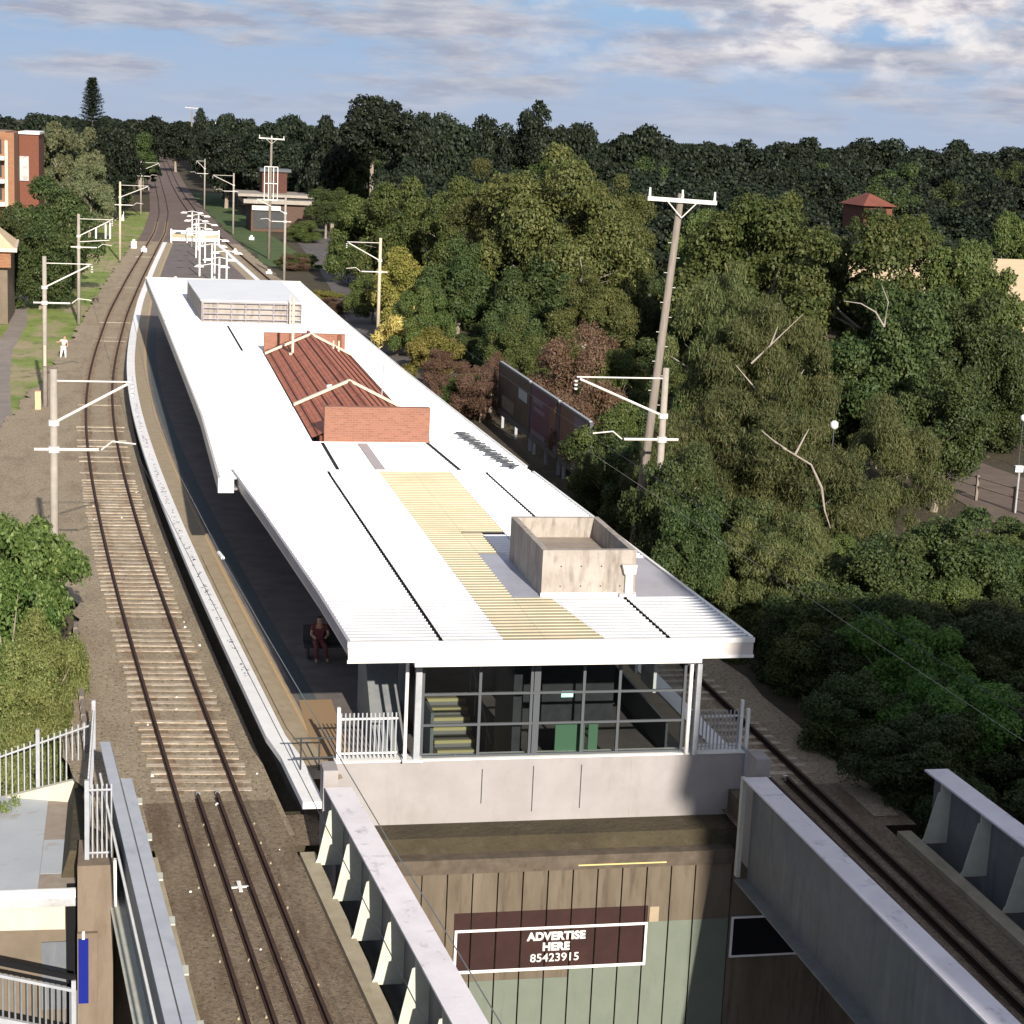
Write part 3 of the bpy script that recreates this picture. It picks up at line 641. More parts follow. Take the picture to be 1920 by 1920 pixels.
MB().solid([(fl_(v)+.1, v) for v in yv], [(rr_(v)-.08, v) for v in yv], 4.38, 4.46).build('soffit', m_under, cb)
for y in np.arange(66, 136, 7.0): 
    MB().box(fl_(y)+2.6, fl_(y)+2.75, y-.08, y+.08, 1.03, 4.38).build('column', m_fascia_side, cb)
# aerial laid on the roof
ae = thing('roof_aerial', 'long grey aerial with cross bars lying on the white roof beside the brick wall', 'aerial', (13.2, 66.5, ZR+.05))
a = MB(); P0, P1 = Vector((12.72, 70.2, ZR+.10)), Vector((13.38, 62.8, ZR+.10)); a.tube([P0, P1], .05, 6).build('boom', m_frame, ae)
b = MB()
for k in range(10):
    c = P0.lerp(P1, (k+.5)/10); b = MB(); b.tube([c+Vector((-.32, 0, .03)), c+Vector((.32, 0, .03))], .035, 5); b.tube([c+Vector((-.18, .35, .03)), c+Vector((.22, .30, .03))], .03, 5); b.build('cross_bar', m_frame, ae)
# concrete lift housing on the near roof
lb = thing('lift_housing', 'open topped stained concrete box standing on the near canopy roof', 'concrete box', (11.7, 45.2, ZR))
zt = 5.98; x0, x1, y0, y1 = 10.52, 13.03, 45.2, 49.35
MB().box(x0, x1, y0, y0+.18, ZR-.1, zt).build('front_wall', m_boxc, lb)
MB().box(x0, x1, y1-.16, y1, ZR-.1, zt).build('rear_wall', m_boxc, lb)
MB().box(x0, x0+.16, y0+.18, y1-.16, ZR-.1, zt).build('side_wall', m_boxc, lb)
MB().box(x1-.16, x1, y0+.18, y1-.16, ZR-.1, zt).build('side_wall', m_boxc, lb)
MB().box(x0+.16, x1-.16, y0+.18, y1-.16, ZR+.3, 5.42).build('roof_slab', m_slabb, lb)
MB().box(x0-.02, x1+.02, y0-.03, y0-.003, ZR-.02, ZR+.10).build('base_flashing', m_white, lb)
h = MB()
for zz in (ZR+.27, ZR+.80):
    for xx in (11.02, 11.56, 12.1, 12.62): MB().box(xx-.018, xx+.018, y0-.004, y0+.01, zz-.018, zz+.018).build('tie_hole', m_dark, lb)
h = MB(); h.hexa([(12.70, y0-.16, 5.36), (13.0, y0-.16, 5.36), (13.0, y0-.005, 5.36), (12.70, y0-.005, 5.36), (12.62, y0-.2, 5.62), (13.02, y0-.2, 5.62), (13.02, y0-.005, 5.62), (12.62, y0-.005, 5.62)])
h.box(12.74, 12.94, y0-.12, y0-.005, ZR+.06, 5.358); h.box(12.58, 13.02, y0-.2, y0-.035, ZR+.02, ZR+.1)
h.build('rain_head', m_fascia, lb)
# far roof box
fb = thing('plant_housing', 'low stained plant box with a front rail on the far end of the canopy roof', 'concrete box', (7, 108, ZR))
MB().prism([(4.2, 108.95), (10.02, 108.95), (9.9, 123.4), (3.78, 122.5)], ZR, 5.98).build('wall', m_boxc, fb)
MB().prism([(4.15, 108.9), (10.06, 108.9), (9.95, 123.6), (3.72, 122.7)], 5.985, 6.06).build('top', m_roof, fb)
r_ = MB()
for z in (4.98, 5.30, 5.62, 5.93): r_.tube([(4.3, 108.75, z), (10.0, 108.75, z)], .03, 5)
for x in np.linspace(4.3, 10.0, 8): r_.tube([(x, 108.75, 4.8), (x, 108.75, 5.95)], .03, 5)
r_.build('front_rail', m_fascia_side, fb)
MB().tube([(9.3, 108.3, 4.8), (9.3, 108.3, 6.6)], .04, 6).build('vent_pipe', m_cream, fb)

# glazed stair entrance
ge = thing('glazed_screen', 'dark framed glass screen above the parapet with stairs visible behind it', 'glass screen', (10.4, 42.5, 1.34))
z0, z1 = 1.345, 4.16; Y = 42.62
f_ = MB()
vx = (7.08, 8.50, 9.80, 11.13, 12.05, 13.74); hz_ = (1.37, 2.18, 2.97, 4.13)
for x in vx: MB().box(x-.035, x+.035, Y-.04, Y+.04, z0, z1).build('mullion', m_frame, ge)
MB().box(9.86, 10.02, Y-.02, Y+.10, z0, z1).build('mullion', m_frame, ge)
for z in hz_:
    for a, b in zip(vx[:-1], vx[1:]): MB().box(a+.036, b-.036, Y-.034, Y+.034, z-.028, z+.028).build('transom', m_frame, ge)
for a, b in zip(vx[:-1], vx[1:]):
    for c, d in zip(hz_[:-1], hz_[1:]): MB().quad((a+.036, Y, c+.028), (b-.036, Y, c+.028), (b-.036, Y, d-.028), (a+.036, Y, d-.028)).build('pane', m_pane, ge)
MB().box(10.56, 10.86, Y-.02, Y-.012, 2.84, 3.0).build('teal_notice', m_teal, ge)
MB().box(10.52, 11.28, Y+.25, Y+.30, z0, 2.1).build('green_panel', m_gpanel, ge)
MB().box(11.38, 11.62, Y+.25, Y+.30, z0, 2.1).build('green_panel', m_gpanel, ge)
# stairs
stp = thing('staircase', 'stair flight with yellow nosings climbing behind the glass screen', 'stairs', (8.6, 46.5, -.5))
y, z = 46.2, -.35; k = 0
while z < 1.0:
    MB().box(8.0, 9.35, y, y+.36, z-.17, z).build('tread', m_step, stp)
    MB().box(8.0, 9.35, y-.012, y+.07, z+.001, z+.02).build('nosing', m_ystep, stp); MB().box(8.0, 9.35, y-.014, y-.002, z-.07, z).build('nosing', m_ystep, stp)
    y += .34; z += .17; k += 1
    if k == 4: MB().box(8.0, 9.35, y, y+.5, z-.34, z-.17).build('landing', m_step, stp); y += .25
for x in (7.85, 9.45): MB().tube([(x, 45.6, .6), (x, 48.9, 2.1)], .03).build('handrail', m_steelw, stp)
for x in (7.85, 9.45):
    for yq in (46.2, 47.1, 48.0, 48.8): MB().tube([(x, yq, -.3+(yq-46.2)*.5), (x, yq, .6+(yq-45.6)*.45)], .02).build('handrail_post', m_steelw, stp)
# interior walls of the enclosure
inn = thing('stair_enclosure', 'dark interior walls and lift shaft behind the glass screen', 'enclosure', (10.4, 50, 1.0))
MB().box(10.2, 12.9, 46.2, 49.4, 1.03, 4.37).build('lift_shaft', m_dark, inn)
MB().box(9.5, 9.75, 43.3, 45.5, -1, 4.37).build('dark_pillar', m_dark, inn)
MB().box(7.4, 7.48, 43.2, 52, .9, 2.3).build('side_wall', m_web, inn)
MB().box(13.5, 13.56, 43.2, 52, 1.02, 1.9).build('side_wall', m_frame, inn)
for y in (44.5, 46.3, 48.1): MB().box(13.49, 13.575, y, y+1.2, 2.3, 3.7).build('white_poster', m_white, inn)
MB().hexa([(6.1, 44.0, 1.03), (6.9, 44.0, 1.03), (6.9, 47.5, 1.03), (6.1, 47.5, 1.03), (6.1, 46.2, 3.0), (6.9, 46.2, 3.0), (6.9, 47.5, 3.0), (6.1, 47.5, 3.0)]).build('grey_stair_side', m_web, inn)

# ---------------------------------------------------------------- fences
def palisade(label, x0, x1, y, z0, z1, n, posts, dark=False):
    t = thing('palisade_fence', label, 'fence', ((x0+x1)/2, y, z0)); m = m_steelw
    for z in (z0+.14, z1-.16): MB().box(x0, x1, y-.02, y+.02, z-.022, z+.022).build('rail', m_white, t)
    for k in range(n):
        x = x0+(k+.5)*(x1-x0)/n
        MB().box(x-.017, x+.017, y-.045, y-.022, z0+.02, z1).build('picket', m, t)
    for x, zt in posts: MB().box(x-.04, x+.04, y-.06, y+.04, z0-.02, zt).build('post', m_white, t)
    return t
palisade('white palisade fence on the parapet left of the glass screen', 5.05, 6.50, 42.68, 1.34, 2.52, 14, [(5.04, 2.66)])
palisade('white palisade fence on the parapet right of the glass screen', 13.95, 15.28, 42.68, 1.34, 2.40, 13, [(15.32, 2.66), (15.50, 2.42)])
# small gate rails on the left platform end
gt = thing('guard_rail', 'dark low guard rail across the end of the platform left of the parapet', 'guard rail', (4.6, 42.8, 1.05))
for z in (1.35, 1.85): MB().tube([(3.95, 42.8, z), (5.0, 42.8, z)], .022, 6).build('rail', m_dark, gt)
for x in (4.15, 4.6): MB().tube([(x, 42.8, 1.03), (x, 42.8, 1.87)], .022, 6).build('post', m_dark, gt)
# fence closing the far end of the platform
fe = thing('end_fence', 'white boarded fence across the far end of the platform', 'fence', (8, 233, 1.05))
for z0_, z1_ in ((1.25, 1.6), (2.15, 2.55)): MB().box(5.2, 11.1, 233.0, 233.08, z0_, z1_).build('board', m_white, fe)
MB().box(5.3, 11.0, 233.1, 233.14, 1.6, 2.15).build('mesh', m_kerb, fe)
for x in (5.2, 7.1, 9.0, 11.0): MB().box(x-.09, x+.09, 232.9, 233.0, 1.03, 2.7).build('post', m_white, fe)
# stair enclosure at the street, lower left
pc = thing('concrete_pier', 'brown concrete pier at the foot of the picture carrying the blue sign', 'pier', (-.7, 40.2, -6.3))
MB().box(-1.08, -.30, 39.75, 41.3, -6.3, .02).build('shaft', m_col, pc)
MB().box(-1.085, -.64, 39.62, 39.745, -6.3, -1.55).build('pilaster', m_col, pc)
MB().box(-.29, -.22, 39.8, 39.95, -1.5, .1).build('downpipe', m_white, pc)
MB().box(-1.06, -.84, 39.56, 39.60, -3.22, -1.66).build('blue_sign', m_blue, label='plain deep blue vertical sign on the brown concrete pier', category='sign')
MB().box(-.98, -.92, 39.55, 39.62, -1.66, -1.48).build('sign_bracket', m_white, label='small white bracket above the blue sign', category='bracket')
MB().box(-1.36, -1.09, 40.9, 41.2, -6.3, -1.0).build('dark_post', m_black, label='black steel post between the cream stair wall and the brown pier', category='post')
sf = thing('stair_fence', 'pale steel fence stepping along the top of the street stairs beside the bushes', 'fence', (-1, 44, -.5))
def fence_run(P, Q_, h0, h1, n, postw=.05, tops=True):
    P, Q_ = Vector(P), Vector(Q_)
    for z in (h0, h1):
        MB().tube([P+Vector((0, 0, z)), Q_+Vector((0, 0, z))], .028, 6).build('rail', m_steelw, sf)
    for k in range(n+1):
        c = P.lerp(Q_, k/n); MB().box(c.x-.017, c.x+.017, c.y-.012, c.y+.012, c.z+h0-.12, c.z+h1+.14).build('picket', m_steelw, sf)
fence_run((-.86, 40.2, .02), (-.34, 40.2, .02), .12, 1.62, 5)
fence_run((-.86, 40.3, .02), (-.86, 47.3, -.45), .25, 1.62, 24)
fence_run((-.95, 47.4, -.82), (-4.6, 46.9, -1.95), .12, 1.58, 24)
for (x, y, a, b) in ((-.88, 40.15, .02, 1.9), (-.86, 47.4, -.6, 1.45), (-2.28, 47.2, -1.2, .75)): MB().box(x-.05, x+.05, y-.05, y+.05, a, b).build('post', m_steelw, sf)
# stairs cover and lower things
sc = thing('stair_roof', 'pale grey concrete roof slab over the street stairs with a brown stained edge', 'roof slab', (-3, 44, -1.3))
MB().prism([(-6.5, 40.9), (-2.0, 40.9), (-2.0, 46.9), (-6.5, 47.4)], -1.25, -1.0).build('slab', m_slab, sc)
MB().prism([(-1.998, 40.9), (-1.16, 40.9), (-1.16, 46.3), (-1.998, 46.9)], -1.25, -1.004).build('slab', m_slabb, sc)
MB().prism([(-1.99, 41.8), (-1.5, 41.8), (-1.5, 43.9), (-1.99, 43.9)], -1.0, -.994).build('patch', m_slab, sc)
MB().box(-6.5, -1.14, 40.82, 40.90, -1.20, -.98).build('edge_beam', m_white, sc)
MB().box(-6.5, -1.14, 40.86, 40.95, -1.42, -1.22).build('lower_edge', m_slab, sc)
MB().hexa([(-3.6, 46.95, -1.1), (-1.2, 46.4, -1.0), (-1.2, 46.55, -1.0), (-3.6, 47.1, -1.1), (-3.0, 46.95, -.98), (-1.2, 46.4, -.35), (-1.2, 46.55, -.35), (-3.0, 47.1, -.98)]).build('upstand', m_wallc, sc)
sw = thing('stair_wall', 'cream and tan side wall of the descending street stairs', 'wall', (-3, 41, -6.3))
MB().hexa([(-6.5, 41.0, -1.95), (-1.4, 41.0, -2.05), (-1.4, 41.1, -2.05), (-6.5, 41.1, -1.95), (-6.5, 41.0, -1.43), (-1.4, 41.0, -1.43), (-1.4, 41.1, -1.43), (-6.5, 41.1, -1.43)]).build('upper_band', m_wallc, sw)
MB().box(-6.5, -1.37, 41.35, 41.45, -6.3, -1.5).build('lower_wall', m_tanw, sw)
MB().box(-1.95, -1.37, 41.30, 41.345, -4.2, -2.5).build('grey_door', m_web, sw)
lr = thing('stair_balustrade', 'dark topped grey balustrade sloping down beside the street stairs', 'balustrade', (-3, 39.6, -6.3))
for k in range(30):
    x = -5.0+k*.134; dz = (x+1.1)*-.28
    MB().box(x-.02, x+.02, 39.68, 39.70, -4.0+dz, -2.95+dz).build('baluster', m_web, lr)
def sl_bar(za, zb, w, m, name, y=39.69):
    MB().hexa([(-5.1, y-w, za+1.12), (-1.12, y-w, za), (-1.12, y+w, za), (-5.1, y+w, za+1.12), (-5.1, y-w, zb+1.12), (-1.12, y-w, zb), (-1.12, y+w, zb), (-5.1, y+w, zb+1.12)]).build(name, m, lr)
sl_bar(-3.0, -2.93, .04, m_steelw, 'mid_rail'); sl_bar(-2.74, -2.62, .05, m_black, 'handrail', 39.75); sl_bar(-4.12, -3.98, .05, m_steelw, 'base_rail')
MB().box(-1.22, -1.12, 39.64, 39.74, -4.2, -2.7).build('post', m_steelw, lr)
MB().hexa([(-5.5, 37.2, -3.2), (-1.09, 37.2, -4.3), (-1.09, 39.5, -4.3), (-5.5, 39.5, -3.2), (-5.5, 37.2, -3.05), (-1.09, 37.2, -4.15), (-1.09, 39.5, -4.15), (-5.5, 39.5, -3.05)]).build('stair_ramp', m_slab, label='pale concrete ramp below the dark topped balustrade', category='ramp')
# low retaining edge beside the ballast
re_ = thing('sleeper_edging', 'low dark sleeper edging holding the ballast beside the green bushes', 'edging', (-1.3, 52, -.4))
y = 47.9
while y < 60:
    x = -1.05-.05*(y-47.9); MB().box(x-.09, x+.04, y, y+.72, -.42, .06+rnd.uniform(-.04, .05)).build('edging_board', m_wood, re_); y += .82

# ---------------------------------------------------------------- brick building
bb = thing('brick_building', 'old brick station building with red tiled gable roof rising through the white canopy', 'building', (9, 69, 1.0))
MB().box(7.25, 11.27, 68.5, 68.85, 1.02, 6.07).build('front_parapet', m_brick, bb)
MB().box(6.86, 11.05, 95.2, 95.5, 1.02, 5.78).build('rear_parapet', m_brick, bb)
MB().box(7.12, 7.24, 68.85, 95.2, 1.02, 4.90).build('side_wall', m_brickd, bb)
MB().box(11.0, 11.2, 68.85, 95.2, 1.02, 4.85).build('side_wall', m_brickd, bb)
MB().box(7.0, 7.6, 95.05, 95.19, 4.7, 5.75).build('pilaster', m_brickd, bb) if False else None
MB().box(8.15, 8.22, 95.12, 95.19, 4.8, 5.75).build('downpipe', m_brickd, bb)
MB().box(10.65, 10.85, 95.08, 95.19, 4.8, 5.75).build('downpipe', m_brickd, bb)
rg = 9.12; ez, rz = 4.80, 5.85
for side, xe in ((-1, 6.84), (1, 11.22)):
    m = MB(); n = 15; dx = (xe-rg)/n
    for k in range(n):       # tile rows as shallow steps from eave to ridge
        xa, xb = xe-dx*k, xe-dx*(k+1); za, zb = ez+(rz-ez)*k/n, ez+(rz-ez)*(k+1)/n
        P = [(xa, 68.86, za+.03), (xa, 95.19, za+.03), (xb, 95.19, zb+.01), (xb, 68.86, zb+.01)]
        m.quad(*(P if side < 0 else P[::-1])); m.quad((xa, 68.86, za+.01), (xa, 95.19, za+.01), (xa, 95.19, za+.03), (xa, 68.86, za+.03))
    m.build('tile_slope', m_tile, bb)
    j = MB()
    for k in range(5):
        xa = xe-(xe-rg)*(k+.5)/5.2; za = ez+(rz-ez)*(k+.5)/5.2
        j.box(xa-.022, xa+.022, 68.88, 95.0, za+.02, za+.062)
    j.build('tile_joint', m_tiled, bb)
MB().tube([(rg, 68.86, rz+.02), (rg, 95.2, rz+.02)], .09).build('ridge_tiles', m_tile, bb)
for y in (76.6, 93.6):
    g_ = MB()
    for xe in (6.80, 11.26):
        g_.hexa([(rg, y-.1, rz+.05), (xe, y-.1, ez+.05), (xe, y+.12, ez+.05), (rg, y+.12, rz+.05), (rg, y-.1, rz+.17), (xe, y-.1, ez+.17), (xe, y+.12, ez+.17), (rg, y+.12, rz+.17)])
    g_.build('gable_coping', m_cream, bb)
MB().tube([(7.93, 90.5, 5.2), (7.93, 90.5, 8.05)], .07).build('vent_pipe', m_cream, bb)
MB().box(7.75, 8.1, 90.3, 90.7, 5.2, 5.34).build('pipe_collar', m_cream, bb)
MB().tube([(8.35, 76.9, 5.4), (8.3, 76.9, 5.72)], .12).build('roof_cowl', m_white, bb)
MB().tube([(10.6, 77.4, 4.9), (10.66, 77.4, 6.6)], .03, 6).build('aerial_pole', m_steelw, bb)
for x in (10.15, 10.42): MB().tube([(x, 92.5, 4.9), (x, 92.5, 5.75)], .05, 6).build('vent_pipe', m_cream, bb)
MB().box(10.5, 10.75, 77.2, 77.5, 4.84, 5.0).build('pipe_collar', m_cream, bb)

# ---------------------------------------------------------------- overhead line masts
def mast(name, x, y, s, h, m, lab, reach=2.45, extra=False, r=.15):
    """s=+1: bracket reaches right; -1: reaches left"""
    t = thing(name, lab, 'overhead line mast', (x, y, -.3), 'concrete masts carrying the overhead line')
    MB().tube([(x, y, -.3), (x, y, h)], [r, r*.78], 10).build('pole', m, t, smooth=True)
    tip = (x+s*reach, y, h-.38)
    MB().tube([(x, y, h-.38), tip], .028, 6).build('tie_rod', m_arm, t)
    MB().tube([(x, y, h-1.75), (x+s*(reach-.12), y, h-.45)], .045, 6).build('strut', m_arm, t)
    MB().tube([(x-s*.62, y, h-2.62), (x+s*1.42, y, h-2.62)], .05, 6).build('lower_bar', m_arm, t)
    MB().tube([(x+s*1.5, y, h-2.62), (x+s*1.85, y, h-2.34), (x+s*2.6, y, h-2.42)], .026, 6).build('registration_arm', m_arm, t)
    a = MB()
    for k in range(3): a.tube([(x+s*(reach+.02), y, h-.5-.14*k), (x+s*(reach+.02), y, h-.56-.14*k)], [.08, .05], 8)
    a.build('insulator', m_white, t)
    MB().tube([(x, y, h-1.84), (x, y, h-1.66)], r+.03, 10).build('clamp', m_arm, t)
    MB().tube([(x, y, h-2.72), (x, y, h-2.52)], r+.03, 10).build('clamp', m_arm, t)
    if extra:
        for dx in (1.35, 2.1, 2.45): MB().tube([(x+s*dx, y+.1, h-.55-(reach-dx)*.4), (x+s*dx, y+.1, h-1.9)], .07, 6).build('hanging_insulator', m_white, t)
        MB().tube([(x, y, h-2.2), (x+s*2.4, y, h-2.0)], .035, 6).build('lower_bar', m_arm, t)
    return t
mast('overhead_mast', -2.34, 60.5, 1, 8.4, m_pole, 'nearest left mast, rising behind the glossy green bush by the ballast')
mast('overhead_mast', -4.63, 107.7, 1, 8.4, m_pole, 'grey mast with an orange box at its foot beside the brown gravel', reach=2.6)
mast('overhead_mast', -3.87, 152.1, 1, 8.45, m_pole, 'mast on the grass with extra hanging insulators on its bracket', reach=2.6, extra=True)
mast('overhead_mast', -.92, 218.7, 1, 8.7, m_pole2, 'cream mast beside the left track level with the far end of the platform', reach=3.2)
mast('overhead_mast', 2.06, 318, 1, 8.8, m_pole, 'small distant mast left of the line beyond the cream mast', reach=3.0)
mast('overhead_mast', 19.04, 63.67, -1, 8.4, m_pole, 'grey mast standing in front of the tall timber power pole', reach=3.3)
mast('overhead_mast', 19.13, 142.9, -1, 7.9, m_pole2, 'cream mast beside the yellow shrub right of the canopy roof', reach=2.6)
mast('overhead_mast', 16.2, 197, -1, 8.6, m_pole, 'mast right of the line in front of the distant signal box', reach=3.0)
mast('overhead_mast', 15.06, 275.4, -1, 8.5, m_pole, 'distant mast on the green verge right of the line', reach=3.0)
mast('overhead_mast', 13.6, 344.4, -1, 8.8, m_pole, 'farthest mast on the green verge right of the line', reach=1.5)
mast('overhead_mast', 3.2, 420, 1, 9.0, m_pole, 'faint farthest mast on the left of the distant line', reach=3.2)
MB().box(-5.15, -4.83, 106.6, 107.0, -.3, .85).build('relay_box', m_orange, label='pale orange box at the foot of the grey mast', category='equipment box')
MB().tube([(-4.63, 107.45, 2.2), (-4.63, 107.45, 3.4)], .09, 8).build('mast_plate', m_pole2, label='cream number plate strapped low on the grey mast', category='plate')

# contact wire along the right side, thin
def wire(lab, pts, r=.012, wm=None):
    MB().tube(pts, r, 4).build('overhead_wire', wm or m_dark, label=lab, category='wire')
wire('thin overhead wire sagging past the right hand masts above the right track', [(17.3, 20, 5.9), (16.6, 63.6, 5.75), (16.4, 142, 5.5), (13.4, 197, 5.8), (12.6, 275, 5.9)], .01)
wire('overhead wire pale against the platform shade and dark across the parapet corner', [(5.35, 14, 5.3), (4.73, 21.4, 5.3), (4.46, 24.4, 5.3), (4.15, 27.4, 5.3), (3.80, 31.4, 5.3), (3.43, 35.5, 5.3), (2.98, 40.6, 5.3), (2.41, 47.55, 5.3), (1.54, 59.9, 5.3), (1.0, 70, 5.35), (.2, 107, 5.5)], .011, m_web)
MB().tube([(2.36, 47.9, 5.3), (2.44, 47.3, 5.3)], [.05, .05], 8).build('wire_insulator', m_white, label='small white insulator on the pale wire above the platform shade', category='insulator')
wire('thin overhead wire above the left track past the left hand masts', [(3.6, 20, 5.9), (.25, 60.5, 5.75), (-2.0, 107.7, 5.9), (-1.2, 152, 5.9), (2.2, 218, 5.9)], .008)
wire('pale overhead wire crossing the wattles above the right track', [(17.4, 25, 5.3), (16.91, 43.4, 5.3), (16.68, 48.84, 5.3), (16.58, 55.7, 5.3), (16.2, 63.4, 5.4)], .006, m_pole)

# timber power poles
def power_pole(x, y, h, lab, dx=0, arm=1.2, n_up=3, r=.17, m=m_wood, rungs=False, z0=-.3, rack=False):
    t = thing('power_pole', lab, 'power pole', (x, y, z0), 'timber power poles')
    top = Vector((x+dx, y, h)); bot = Vector((x, y, z0))
    MB().tube([bot, top], [r*1.25, r*.8], 10).build('pole', m, t, smooth=True)
    zc = h-.25; xc = x+dx
    MB().hexa([(xc-arm, y-.22, zc-.03), (xc+arm, y-.22, zc-.11), (xc+arm, y-.12, zc-.11), (xc-arm, y-.12, zc-.03), (xc-arm, y-.22, zc+.12), (xc+arm, y-.22, zc+.04), (xc+arm, y-.12, zc+.04), (xc-arm, y-.12, zc+.12)]).build('crossarm', m_white if arm < 1.3 else m_arm, t)
    for k in range(n_up):
        xx = xc-arm*.94+k*(arm*1.88)/(n_up-1); zz = zc+.08-.08*k/(n_up-1)
        MB().tube([(xx, y-.17, zz), (xx, y-.17, zz+.36)], [.05, .035], 8).build('insulator', m_white, t)
    for s in (-1, 1): MB().tube([(xc+s*arm*.46, y-.24, zc), (xc, y-.2, zc-.62)], .022, 6).build('brace', m_arm, t)
    if rungs:
        for k in range(12):
            z = h-1.8-k*.55; c = bot.lerp(top, (z-z0)/(h-z0)); s = 1 if k % 2 else -1
            MB().tube([(c.x, y, z), (c.x+s*.26, y-.02, z)], .012, 5).build('step_peg', m_arm, t)
    if rack:
        k = MB()
        for xx in (-.8, -.3, .3, .8): k.tube([(xc+xx, y-.3, h-3.6), (xc+xx, y-.3, h-7.6)], .05, 5)
        for zz in (3.6, 5.6, 7.6): k.tube([(xc-.8, y-.3, h-zz), (xc+.8, y-.3, h-zz)], .05, 5)
        k.build('transformer_rack', m_white, t)
    return t
power_pole(18.78, 66, 14.55, 'tall leaning timber power pole with a pale crossarm and upright insulators', dx=1.12, arm=1.32, rungs=True, r=.155)
power_pole(16.9, 229, 14.4, 'distant power pole with a metal rack in front of the signal box', dx=.1, arm=1.55, n_up=3, r=.16, rack=True)
power_pole(19.4, 393, 15.2, 'distant slim power pole above the green verge', arm=1.9, r=.2)
power_pole(20.8, 640, 19.0, 'farthest power pole standing against the sky over the line', arm=2.2, r=.28)

# ---------------------------------------------------------------- platform lamps
def lamp(x, y, lab, s=1):
    t = thing('platform_lamp', lab, 'platform lamp', (x, y, 1.03), 'double headed lamps on the open end of the platform')
    MB().tube([(x, y, 1.03), (x, y, 5.2)], [.09, .07], 8).build('pole', m_white, t)
    MB().tube([(x-.75, y, 5.15), (x, y, 5.3), (x+.75, y, 5.15)], .03, 6).build('arm', m_white, t)
    for d in (-1, 1): MB().hexa([(x+d*1.0-.38, y-.2, 5.02), (x+d*1.0+.38, y-.2, 5.02), (x+d*1.0+.38, y+.2, 5.02), (x+d*1.0-.38, y+.2, 5.02), (x+d*.95-.2, y-.1, 5.18), (x+d*.95+.2, y-.1, 5.18), (x+d*.95+.2, y+.1, 5.18), (x+d*.95-.2, y+.1, 5.18)]).build('lamp_head', m_white, t)
for k, (x, y, w_) in enumerate([(7.5, 226, 'farthest'), (8.0, 219, 'second farthest'), (7.4, 209, 'third farthest'), (8.1, 202, 'fourth farthest'), (7.2, 194, 'fifth farthest'), (6.9, 185, 'middle'), (8.0, 177, 'fifth nearest'), (7.4, 169, 'fourth nearest'), (8.3, 161, 'third nearest'), (7.3, 153, 'second nearest'), (6.4, 146, 'nearest')]):
    lamp(x, y, w_+' double headed white lamp on the open platform beyond the canopy')
for x, y, w_ in ((3.9, 158, 'left'), (9.9, 150, 'right'), (11.0, 150, 'far right')):
    t = thing('bollard_light', w_+' short white post light on the open end of the platform', 'post light', (x, y, 1.03))
    MB().tube([(x, y, 1.03), (x, y, 3.0)], .07, 8).build('pole', m_white, t); MB().tube([(x, y, 3.0), (x, y, 3.2)], [.22, .1], 8).build('lamp_head', m_white, t)
# white trackside markers
for x, y, w_, hh in ((13.2, 236, 'beside the right track at the platform end', .25), (15.2, 205, 'between the right track and the signal box', .25), (1.9, 232, 'left of the left track near the cream mast', .5), (.7, 238, 'beside the grass left of the left track', .9), (16.9, 262, 'on the verge right of the line', .4)):
    k = thing('track_marker', 'small white marker '+w_, 'marker', (x, y, -.2))
    MB().box(x-.35, x+.35, y-.2, y+.2, -.2, -.2+hh).build('body', m_white, k); MB().box(x-.15, x+.15, y-.1, y+.1, -.2+hh, .05+hh).build('cap', m_white, k)
for x, y, w_ in ((-2.6, 300, 'leftmost'), (-1.9, 302, 'middle'), (-.9, 300, 'rightmost')):
    MB().prism([(x-.25, y-.2), (x+.25, y-.2), (x+.25, y+.2), (x-.25, y+.2)], -.3, 1.2).build('white_post', m_white, label=w_+' of the small white posts beside the pale green hut', category='post')
hut = thing('relay_hut', 'pale green relay hut between the scrub and the left track', 'hut', (-3.6, 320, -.3))
MB().box(-5.2, -2.9, 318, 321, -.3, 2.5).build('wall', m_hut, hut); MB().prism([(-5.4, 317.8), (-2.7, 317.8), (-2.7, 321.2), (-5.4, 321.2)], 2.5, 2.75).build('roof', m_stiff, hut)
MB().box(-4.7, -3.9, 317.93, 317.99, -.3, 1.8).build('door', m_dark, hut)
# loose bits on the ballast
lit = MB()
for k in range(20):
    y = rnd.uniform(35, 90); x = fL(y)+rnd.choice([-1.15, 1.15, -.1, .2, 1.45, -1.0])+rnd.uniform(-.1, .1); s = rnd.uniform(.015, .045); z = -.16
    lit.hexa([(x-s, y-s, z), (x+s, y-s*.6, z), (x+s*.7, y+s, z), (x-s, y+s*.8, z), (x-s*.6, y-s*.5, z+s), (x+s*.6, y-s*.3, z+s), (x+s*.4, y+s*.6, z+s), (x-s*.5, y+s*.5, z+s)])
lit.build('litter', m_white, label='scraps of pale litter and stones scattered on the left ballast', category='litter', kind='stuff')
cl = MB()
for f in (fL, fR):
    y = 30.0
    while y < 43.5:
        for o in (-.88, -.34, .34, .88):
            x = f(y)+o+rnd.uniform(-.03, .03)
            if rnd.random() < .6: cl.box(x-.02, x+.02, y-.03, y+.03, -.16, -.12)
        y += 1.24
cl.build('rail_clips', m_kerb, label='small pale clips beside the rails on the bridge', category='rail clip', kind='stuff')
xm = MB(); x, y = 2.46, 38.6
xm.hexa([(x-.24, y-.03, -.155), (x+.26, y+.03, -.155), (x+.26, y+.09, -.155), (x-.24, y+.03, -.155), (x-.24, y-.03, -.13), (x+.26, y+.03, -.13), (x+.26, y+.09, -.13), (x-.24, y+.03, -.13)])
